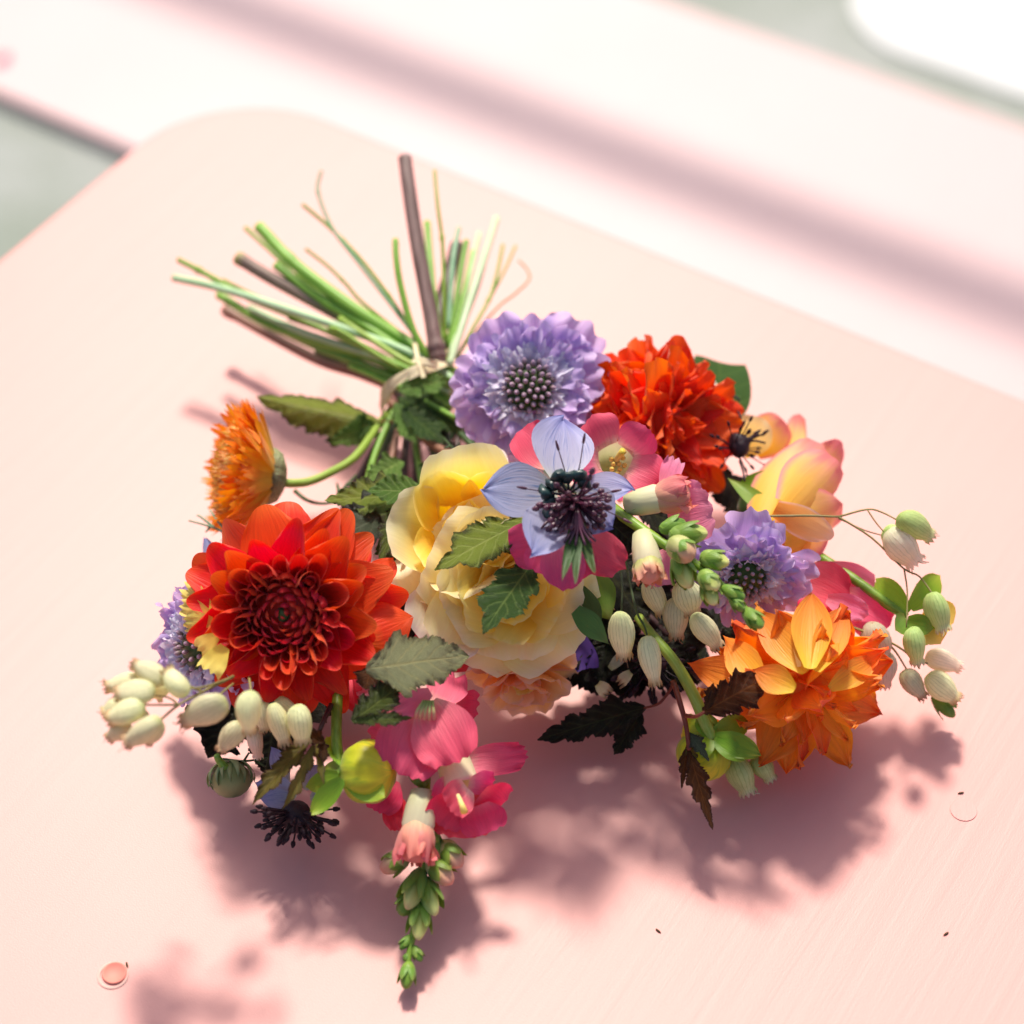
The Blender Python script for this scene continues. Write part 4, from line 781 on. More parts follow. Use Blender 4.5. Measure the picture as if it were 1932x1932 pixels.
for i, (c, z, d, L, Wd, m) in enumerate((((282, 1270), .092, (-.9, -.45), 62, 37, 'campion'), ((332, 1288), .094, (-.6, -.75), 52, 42, 'campion'), ((236, 1292), .086, (-.95, .1), 70, 38, 'campion'), ((255, 1306), .092, (-1, .08), 68, 45, 'campion'),
                                    ((218, 1336), .082, (-.9, .4), 46, 34, 'campion'), ((238, 1345), .090, (-.93, .33), 60, 38, 'campion'), ((224, 1377), .082, (-.7, .6), 48, 36, 'campion'), ((270, 1380), .090, (-.82, .55), 72, 44, 'campion'), ((292, 1384), .080, (-.6, .75), 46, 30, 'campion'),
                                    ((386, 1342), .086, (-.88, .45), 80, 50, 'campion'), ((470, 1344), .086, (-.05, 1), 70, 48, 'campion'), ((436, 1390), .066, (-.6, .8), 62, 36, 'campion'), ((296, 1300), .078, (-.8, .3), 46, 32, 'campion'), ((300, 1312), .076, (.2, 1), 22, 16, 'campion'), ((272, 1352), .080, (.1, 1), 22, 17, 'campion'))):
    pod(c1, c, z, d, L, Wd, m, seed=i, threads=3 if L > 50 else 2)
c2 = thing('campion_sprig', 'cream campion pods tucked in a row below the left red dahlia', 'campion', frame(P(540, 1350, .040), D(0, 0, 1)))
twig(c2, [(520, 1290, .040), (528, 1320, .042), (530, 1335, .042)], 2.2, 1.6)
for i, (c, z, d, L, Wd) in enumerate((((526, 1366), .058, (.3, 1), 80, 38), ((566, 1366), .060, (.1, 1), 66, 44), ((498, 1352), .052, (.1, 1), 50, 34), ((482, 1400), .042, (.1, 1), 54, 36), ((545, 1340), .052, (.6, .6), 60, 36))):
    pod(c2, c, z, d, L, Wd, 'campion' if i != 3 else 'campion_white', seed=i + 20)
c3 = thing('campion_sprig', 'hanging group of cream campion pods in the dark middle, between snapdragon spike and rose', 'campion', frame(P(1240, 1150, .05), D(0, 0, 1)))
for q in ([(1170, 1050, .058), (1174, 1110, .060), (1172, 1160, .060)], [(1180, 1060, .056), (1200, 1150, .060), (1216, 1182, .060), (1224, 1212, .058)], [(1190, 1075, .058), (1215, 1090, .060), (1228, 1098, .060)], [(1260, 1070, .058), (1285, 1085, .060), (1292, 1096, .060)], [(1200, 1110, .056), (1250, 1130, .056), (1310, 1168, .058)]):
    twig(c3, q, 2.6, 1.8, 'stem_dark')
for i, (c, z, d, L, Wd) in enumerate((((1236, 1126), .060, (.4, .9), 68, 46), ((1297, 1127), .064, (.3, 1), 66, 48), ((1276, 1166), .056, (0, 1), 76, 40), ((1332, 1190), .062, (.6, .8), 78, 46), ((1174, 1198), .062, (.1, 1), 82, 52), ((1228, 1246), .058, (.2, 1), 86, 46))):
    pod(c3, c, z, d, L, Wd, 'campion', seed=i + 30)
c4 = thing('campion_sprig', 'airy green and white campion pods on wiry branches at the far right', 'campion', frame(P(1640, 1000, .06), D(0, 0, 1)))
for q, a, b in (([(1440, 974, .066), (1520, 973, .067), (1582, 975, .067)], 2.2, 2), ([(1582, 975, .067), (1636, 961, .068), (1665, 967, .068), (1694, 982, .068)], 2, 1.4), ([(1636, 961, .068), (1652, 985, .066), (1668, 1004, .064)], 1.6, 1.2), ([(1582, 975, .067), (1645, 1015, .062), (1704, 1072, .056), (1735, 1088, .054), (1762, 1124, .052)], 2, 1.4),
                ([(1582, 978, .066), (1630, 1000, .062), (1664, 1010, .060)], 1.4, 1.1), ([(1706, 1074, .056), (1712, 1120, .052), (1710, 1184, .048)], 1.8, 1.3)):
    twig(c4, q, a, b, 'stem_fine')
for i, (c, z, d, L, Wd, m) in enumerate((((1727, 993), .068, (.85, .5), 80, 46, 'campion_green'), ((1702, 1032), .061, (.62, .7), 82, 58, 'campion_white'), ((1684, 1010), .060, (.8, .5), 40, 36, 'campion_green'),
                                    ((1769, 1154), .050, (.3, 1), 72, 46, 'campion_green'), ((1726, 1218), .046, (.2, 1), 74, 46, 'campion_green'))):
    pod(c4, c, z, d, L, Wd, m, seed=i + 40)
c5 = thing('campion_sprig', 'blush and cream campion pods low at the right edge beside the orange dahlia', 'campion', frame(P(1700, 1260, .03), D(0, 0, 1)))
for q in ([(1600, 1180, .040), (1680, 1212, .036), (1720, 1240, .030), (1735, 1262, .028)], [(1668, 1206, .036), (1690, 1230, .030), (1710, 1262, .024)], [(1720, 1240, .030), (1750, 1252, .028)]):
    twig(c5, q, 2.4, 1.6, 'stem_fine')
for i, (c, z, d, L, Wd, m) in enumerate((((1779, 1248), .026, (.93, .3), 66, 42, 'campion_white'), ((1723, 1291), .022, (.5, .6), 64, 44, 'campion'), ((1778, 1297), .022, (.75, .6), 68, 44, 'campion'), ((1652, 1216), .034, (.2, 1), 80, 54, 'campion_white'), ((1668, 1262), .026, (.1, 1), 70, 40, 'campion_white'))):
    pod(c5, c, z, d, L, Wd, m, seed=i + 50)
snap_bud(c5, P(1760, 1312, .014), P(1798, 1350, .008), px(28), 'sepal', seed=2, cal=.6)
c6 = thing('campion_sprig', 'two shaded olive campion pods under the orange dahlia', 'campion', frame(P(1410, 1450, .016), D(0, 0, 1)))
twig(c6, [(1380, 1400, .022), (1386, 1425, .018), (1388, 1432, .018)], 2.4, 1.8, 'stem_dark')
for i, (c, L, Wd) in enumerate((((1398, 1462), 72, 50), ((1440, 1448), 58, 42))):
    pod(c6, c, .014, (.35 + .2 * i, .9), L, Wd, 'campion_green', seed=i + 60)

# 10 buds
b1 = thing('dahlia_bud', 'glossy yellow green dahlia bud with green bracts at the front left', 'flower bud', frame(P(655, 1460, .040), D(.8, -.1, .5)))
sb = part(b1, 'bud', mk('bud', *ovoid(px(98), px(106), 27, 14, ribs=.05, ramp_=9, lump=.03), 'bud_yellow'), axisM(P(646, 1458, .040), P(735, 1456, .046)))
for a, b, wd, nr in (((650, 1450), (622, 1390), 34, (.6, .2, 1)), ((652, 1462), (726, 1502), 52, (.1, .2, 1)), ((645, 1470), (588, 1534), 36, (.2, .2, 1)), ((640, 1465), (578, 1486), 40, (0, .3, 1)), ((655, 1448), (668, 1428), 30, (.2, .3, 1)), ((640, 1458), (612, 1450), 36, (0, .2, 1))):
    petal_at(b1, P(*a, .047), P(*b, .046 if b[0] > 700 else .040), D(*nr), px(wd), 'sepal_bright', name='bract', w=W_round(.5, .5, 1.8), curl=(50, 30), bend=(10, 20), seed=wd, nv=10)
part(b1, 'hub', mk('hub', *ovoid(px(26), px(40), 12, 6), 'sepal'), axisM(P(640, 1458, .041), P(662, 1458, .044)))
wpart(b1, 'stem', tube([P(640, 1270, .044), P(636, 1330, .045), P(635, 1400, .043), P(642, 1458, .040)], px(9.5), px(10), 10), 'stem_olive')
b2 = thing('dahlia_bud', 'yellow dahlia bud drooping on a curved lime stem left of the orange dahlia', 'flower bud', frame(P(1325, 1415, .022), D(-.3, -.7, .5)))
part(b2, 'bud', mk('bud', *ovoid(px(84), px(92), 24, 14, ribs=.06, ramp_=6, lump=.05), 'bud_yellow'), axisM(P(1346, 1388, .026), P(1316, 1450, .020)))
petal_at(b2, P(1330, 1385, .028), P(1285, 1385, .022), D(-.5, 0, 1), px(70), 'bud_yellow', w=W_round(.5), curl=(-90, -80), bend=(-30, -60))
petal_at(b2, P(1345, 1395, .028), P(1352, 1466, .018), D(.2, -.3, 1), px(58), 'bud_yellow', w=W_round(.5), curl=(-80, -80), bend=(-20, -40))
for a, b, wd in (((1348, 1392), (1434, 1424), 44), ((1348, 1385), (1410, 1362), 44), ((1340, 1390), (1326, 1352), 40), ((1350, 1398), (1405, 1432), 34), ((1338, 1394), (1322, 1430), 30)):
    petal_at(b2, P(*a, .032), P(*b, .031), D(0, .2, 1), px(wd), 'sepal_bright', name='bract', w=W_round(.5, .5, 1.8), curl=(60, 20), bend=(30, -70), ruf=.04, seed=wd, nv=10)
wpart(b2, 'stem', tube([P(1205, 1165, .050), P(1228, 1196, .052), P(1272, 1248, .050), P(1308, 1310, .040), P(1330, 1362, .034), P(1343, 1394, .030)], px(9), px(12), 10), 'stem_lime')
b3 = thing('chrysanthemum_bud', 'closed pale green daisy bud hanging in the shadow at the lower left', 'flower bud', frame(P(438, 1470, .018), D(0, -.8, .5)))
part(b3, 'bud', mk('bud', *ovoid(px(64), px(74), 16, 8, lump=.03), 'bud_chrys'), axisM(P(432, 1438, .021), P(440, 1500, .016)))
Fb = axisM(P(432, 1436, .021), P(440, 1502, .016))
vb = variants('bract', 'bud_chrys', 3, lambda i: sheet(px(66), px(19), W_lance(.6), bend=(40, 78), a0=0, curl=(60, 50), nu=4, nv=8, seed=i))
for i in range(18):
    part(b3, 'bract', vb[i % 3], Fb @ rz(20 * i) @ tr(0, px(4), px(2) * (i % 2)) @ rx(4 + 8 * (i % 2)) @ tr(0, 0, -px(1)))
wpart(b3, 'stem', tube([P(409, 1425, .030), P(413, 1434, .028), P(424, 1448, .025), P(432, 1452, .022)], px(6), px(9), 8), 'stem_green')
b4 = thing('green_bud', 'green leafy bud with yellow petal hanging among the campion pods at the far right', 'flower bud', frame(P(1770, 1160, .040), D(.3, -.5, .7)))
for a, b, wd, m in (((1745, 1150), (1795, 1180), 70, 'yellow_petal'), ((1740, 1170), (1775, 1215), 60, 'yellow_petal'), ((1745, 1140), (1745, 1110), 60, 'campion_white'), ((1725, 1180), (1770, 1200), 56, 'sepal_bright')):
    petal_at(b4, P(*a, .042), P(*b, .040), D(.2, -.1, 1), px(wd), m, w=W_round(.5), curl=(60, 40), bend=(20, -40), seed=wd)
for a, b, wd, m in (((1712, 1158), (1652, 1094), 52, 'sepal_bright'), ((1716, 1146), (1774, 1086), 54, 'sepal_bright'), ((1708, 1165), (1690, 1190), 44, 'sepal'), ((1712, 1170), (1760, 1185), 40, 'sepal')):
    petal_at(b4, P(*a, .044), P(*b, .046), D(.1, -.2, 1), px(wd), m, name='bract', w=W_round(.4, .55, 2), curl=(60, 30), bend=(20, -30), seed=wd, nv=10)
wpart(b4, 'stem', tube([P(1545, 1050, .044), P(1600, 1085, .045), P(1660, 1128, .045), P(1710, 1165, .042)], px(10), px(8), 10), 'stem_olive')
b5 = thing('green_bud', 'slim green and red edged bud tucked under the snapdragon beside the yellow rose', 'flower bud', frame(P(1120, 1140, .055), D(.2, -.7, .6)))
for a, b, wd, m, cu in (((1100, 1080), (1148, 1165), 78, 'sepal', -70), ((1110, 1075), (1160, 1150), 40, 'rose_peach', -60), ((1090, 1110), (1130, 1200), 52, 'sepal_dark', -50), ((1086, 1150), (1150, 1215), 44, 'sepal_dark', 40)):
    petal_at(b5, P(*a, .064), P(*b, .058), D(0, -.1, 1), px(wd), m, name='sepal', w=W_point(.5, .45, 1.5), curl=(cu, cu), bend=(-10, 20), seed=wd, nv=10)

# 11 leaves
def leaf(label, a, b, wd, mat, za, zb, nrm=(0, 0, 1), cat='leaf', stem=None, stem_m='stem_dark', sw=4, extra=(), **k):
    A, B_ = P(*a, za), P(*b, zb); root = thing('leaf', label, cat, along(A, B_, D(*nrm)))
    def one(a_, b_, za_, zb_, wd_, nrm_, mat_, kk):
        A_, C_ = P(*a_, za_), P(*b_, zb_); L = (C_ - A_).length
        vfu = blade(1, px(wd_) / L, **kk); tp = vfu[0][-5]; ang = math.atan2(tp[2], tp[1]); s = L / math.hypot(tp[1], tp[2])
        part(root, 'blade', mk('blade', *vfu, mat_), along(A_, C_, D(*nrm_)) @ Matrix.Rotation(-ang, 4, 'X') @ sc(s))
    kk = dict(teeth=15, seed=int(wd + a[0])); kk.update(k); one(a, b, za, zb, wd, nrm, mat, kk)
    for (a_, b_, za_, zb_, wd_, nrm_, mat_, k2) in extra:
        q = dict(kk); q.update(k2); one(a_, b_, za_, zb_, wd_, nrm_, mat_ or mat, q)
    if stem: wpart(root, 'stalk', tube([P(*q) for q in stem], px(sw), px(sw * .7), 7), stem_m)
    return root
leaf('folded light green toothed leaf reaching left below the stem bundle', (718, 796), (483, 748), 128, 'leaf_bicolour', .034, .050, (.0, -.25, 1), fold=.15, fold2=-4, bend=(-8, 10), wav=.03, depth=.3, teeth=11,
     extra=(((712, 800), (622, 836), .033, .038, 62, (.1, -.2, 1), 'leaf_light', dict(fold=.2, fold2=.2)), ((700, 812), (612, 832), .030, .032, 44, (.1, -.3, 1), 'leaf_green', dict(fold=.2, fold2=.2)), ((700, 806), (660, 800), .036, .036, 60, (0, 0, 1), 'leaf_light', dict(fold=.2, fold2=.2)),
            ((715, 815), (638, 838), .030, .030, 34, (0, 0, 1), 'leaf_light', dict(fold=.2, fold2=.2))),
     stem=[(795, 798, .034), (760, 797, .036), (716, 795, .034)], stem_m='stem_red', sw=3.6)
leaf('crumpled green leaf lying over the stems just below the raffia tie', (752, 750), (866, 812), 84, 'leaf_green', .045, .046, (.2, .3, 1), wav=.06, fold=.25, depth=.28,
     extra=(((770, 760), (862, 850), .042, .042, 44, (0, 0, 1), 'leaf_dark', {}), ((742, 770), (800, 815), .042, .040, 60, (0, 0, 1), None, {})))
leaf('dark bronze lobed leaf spray between the left dahlia and the yellow rose', (788, 940), (598, 1036), 104, 'leaf_slate', .062, .066, (.1, .45, 1), fold=.15, bend=(10, -20), wav=.03, depth=.3, teeth=13,
     extra=(((792, 936), (612, 944), .066, .068, 92, (0, .55, 1), 'leaf_bicolour', {}), ((770, 950), (716, 1058), .064, .068, 66, (.2, .5, 1), 'leaf_ninebark', {}), ((800, 950), (735, 1062), .060, .062, 60, (.3, 0, 1), 'leaf_green', {}), ((790, 960), (755, 1060), .063, .064, 52, (.6, .2, .7), 'leaf_ninebark', {}), ((720, 1010), (752, 1066), .056, .054, 54, (0, 0, 1), 'leaf_green', {})),
     stem=[(830, 900, .050), (800, 925, .058), (770, 960, .060), (748, 1000, .062)], stem_m='stem_plum', sw=4)
leaf('jagged sunlit green leaf at the neck, left of the lavender scabious', (752, 738), (850, 716), 64, 'leaf_light', .054, .056, (0, .5, 1), wav=.07, depth=.34,
     extra=(((760, 770), (840, 838), .048, .050, 58, (-.1, .4, 1), 'leaf_green', {}), ((745, 760), (790, 842), .046, .046, 46, (-.3, .3, 1), 'leaf_light', {})))
leaf('jagged green leaf right of the curved flower stem, above the bronze spray', (760, 870), (690, 905), 60, 'leaf_light', .046, .048, (0, .4, 1), wav=.07, depth=.36,
     extra=(((790, 880), (850, 900), .044, .046, 44, (0, .4, 1), 'leaf_green', {}),))
leaf('pale green leaf top of the bronze leaf spray left of the yellow rose', (806, 930), (692, 926), 66, 'leaf_light', .070, .072, (0, .4, 1), fold=.3, fold2=.1, bend=(30, -50), depth=.16)
leaf('pointed leaf half lime half bronze lying over the open cup of the yellow rose', (992, 980), (820, 1076), 88, 'leaf_bicolour', .088, .082, (.05, .3, 1), fold=.35, fold2=-.1, bend=(18, -36), wav=.03, depth=.34, teeth=15, vamp=.03,
     extra=(((985, 985), (926, 1048), .086, .082, 58, (0, -.2, 1), 'leaf_bicolour', dict(depth=.34)),))
leaf('dark green toothed leaf pointing down over the yellow rose ruffles', (1004, 1062), (911, 1196), 96, 'leaf_green', .080, .078, (-.1, .35, 1), fold=.25, fold2=.0, bend=(16, -30), depth=.26, teeth=18, vamp=.04)
leaf('small dark brown leaf right of the love-in-a-mist under pink petals', (1140, 975), (1218, 1048), 74, 'leaf_dark', .086, .080, (0, 0, 1), wav=.06, depth=.4)
leaf('dark folded leaf hanging between the left dahlia and the yellow rose', (756, 1100), (742, 1256), 62, 'leaf_dark', .054, .046, (.3, 0, 1), wav=.06, stem=[(722, 1050, .058), (734, 1086, .058), (756, 1116, .054)], stem_m='stem_plum', sw=3.5,
     extra=(((760, 1120), (772, 1230), .056, .050, 50, (-.3, 0, 1), None, {}),))
leaf('pale olive leaf showing its veined underside above the front snapdragon', (690, 1262), (886, 1238), 108, 'leaf_olive', .074, .070, (.1, .4, 1), fold=.08, fold2=-.1, bend=(14, -26), depth=.2, teeth=20, veins=8, vamp=.035,
     extra=(((700, 1256), (690, 1302), .069, .066, 50, (0, 0, 1), 'leaf_bronze', {}),))
leaf('bronze green leaf folded below the olive leaf over pink petals', (664, 1362), (762, 1288), 66, 'leaf_ninebark', .066, .066, (-.2, .1, 1), wav=.05, fold=.3, depth=.35,
     extra=(((664, 1360), (780, 1354), .066, .065, 30, (0, .2, 1), 'leaf_ninebark', dict(depth=.5)),))
leaf('curled bronze and gold leaf tips beside the yellow green dahlia bud', (584, 1394), (477, 1518), 46, 'leaf_gold', .050, .040, (-.3, .1, 1), fold=.5, fold2=.5, bend=(20, -40), depth=.34, teeth=17, vamp=.05,
     extra=(((592, 1405), (532, 1528), .052, .042, 30, (.5, .2, .8), None, {}), ((598, 1400), (612, 1482), .050, .044, 18, (0, 0, 1), None, {}), ((612, 1400), (562, 1374), .052, .056, 34, (.2, .2, 1), 'leaf_bronze', {}), ((606, 1396), (610, 1440), .052, .048, 26, (.4, .1, 1), 'leaf_bronze', {})),
     stem=[(625, 1330, .046), (608, 1366, .050), (596, 1400, .050)], stem_m='stem_plum', sw=5)
leaf('dark brown leaf low in the shadow right of the peach rose', (1218, 1334), (1014, 1396), 76, 'leaf_dark', .022, .016, (0, .3, 1), wav=.05, depth=.34,
     extra=(((1210, 1345), (1158, 1424), .020, .012, 56, (0, 0, 1), None, {}),), stem=[(1275, 1285, .032), (1246, 1325, .026), (1215, 1336, .022)], stem_m='stem_red', sw=3)
leaf('reddish bronze leaf lying against the orange dahlia', (1326, 1344), (1456, 1272), 80, 'leaf_bronze', .052, .060, (.0, .1, 1), wav=.04, fold=.2, depth=.36, teeth=14,
     extra=(((1334, 1338), (1346, 1288), .053, .058, 26, (0, 0, 1), None, {}),), stem=[(1294, 1350, .044), (1312, 1352, .050), (1330, 1343, .052)], stem_m='stem_red', sw=4)
leaf('narrow red brown leaf sprig hanging down in front of the right dahlia bud', (1298, 1412), (1345, 1566), 40, 'leaf_bronze', .036, .022, (-.1, .1, 1), fold=.3, depth=.42, teeth=16,
     extra=(((1298, 1380), (1338, 1436), .038, .036, 28, (.2, 0, 1), 'leaf_slate', {}), ((1296, 1405), (1286, 1488), .036, .026, 22, (0, 0, 1), None, {}), ((1296, 1400), (1316, 1450), .036, .032, 22, (0, 0, 1), 'leaf_gold', {})),
     stem=[(1270, 1285, .046), (1284, 1330, .044), (1294, 1368, .040), (1300, 1416, .036)], stem_m='stem_red', sw=5.5)
lf = thing('leaf', 'smooth glossy green leaf behind the scarlet dahlia and rose bud', 'leaf', along(P(1352, 800, .040), P(1356, 684, .050), D(0, .1, 1)))
petal_at(lf, P(1350, 810, .040), P(1358, 683, .050), D(.1, .3, 1), px(124), 'leaf_glossy', name='blade', w=W_fan(.5, .80, .5), curl=(30, 20), bend=(10, -40), tipdrop=.05, nu=10, nv=10)
# feathery threads
fe = thing('feathery_sprig', 'thin feathery green sprig behind the left red dahlia', 'foliage', frame(P(400, 985, .045), D(0, 0, 1)))
for q in ([(430, 1010, .044), (405, 996, .046), (356, 982, .048)], [(405, 996, .046), (380, 976, .048), (372, 972, .048)], [(425, 1000, .045), (408, 980, .048), (396, 962, .049)], [(398, 992, .046), (388, 1004, .045)]): twig(fe, q, 2.6, 1.6, 'stem_teal', name='frond')
fe2 = thing('feathery_sprig', 'thin feathery green sprig above the yellow rose by the scabious', 'foliage', frame(P(850, 850, .055), D(0, 0, 1)))
for q in ([(900, 870, .060), (868, 858, .062), (836, 826, .060)], [(868, 858, .062), (850, 872, .063), (846, 880, .062)], [(860, 850, .062), (868, 834, .064)], [(850, 842, .062), (838, 846, .062)], [(880, 863, .062), (880, 878, .063), (892, 884, .062)]): twig(fe2, q, 3, 1.8, 'stem_dark', name='frond')
fe3 = thing('feathery_sprig', 'dark curved green sprig under the orange flower stem', 'foliage', frame(P(600, 930, .03), D(0, 0, 1)))
for q in ([(556, 926, .034), (580, 944, .034), (612, 950, .035), (660, 940, .036)], [(625, 948, .035), (650, 920, .036), (672, 896, .036)], [(640, 930, .036), (636, 912, .036)], [(652, 916, .036), (664, 914, .036)]): twig(fe3, q, 4.5, 2.2, 'stem_dark', name='frond')
fe4 = thing('feathery_sprig', 'wispy dark sprig in the shadow beside the daisy bud', 'foliage', frame(P(470, 1440, .02), D(0, 0, 1)))
for q in ([(420, 1432, .022), (460, 1436, .022), (505, 1430, .024)], [(460, 1436, .022), (470, 1420, .024)], [(480, 1434, .022), (500, 1446, .022)]): twig(fe4, q, 2.4, 1.6, 'stem_dark', name='frond')
sp_ = thing('sepal_leaf', 'pale blue petal edge peeping out behind the left dahlia', 'petal', frame(P(390, 1040, .04), D(0, 0, 1)))
petal_at(sp_, P(412, 1080, .044), P(388, 1016, .048), D(-.5, 0, .8), px(34), 'love_blue', w=W_point(.3), curl=(60, 40))
for a, b, wd, zz, lb in (((700, 1335), (660, 1250), 110, .036, 'deep crimson petals in the shade under the olive leaf'), ((860, 1235), (776, 1212), 70, .040, 'crimson petal scrap between the yellow rose and the dark leaf')):
    t_ = thing('loose_petal', lb, 'petal', frame(P(*a, zz), D(0, 0, 1)))
    for q in range(3): petal_at(t_, P(a[0] + 14 * q, a[1] + 8 * q, zz), P(b[0] + 30 * q, b[1] + 6 * q, zz + .002), D(.1 * q, 0, 1), px(wd), 'snap_rose', w=W_fan(.5), curl=(50, 20), bend=(20, -40), ruf=.04, seed=wd + q)

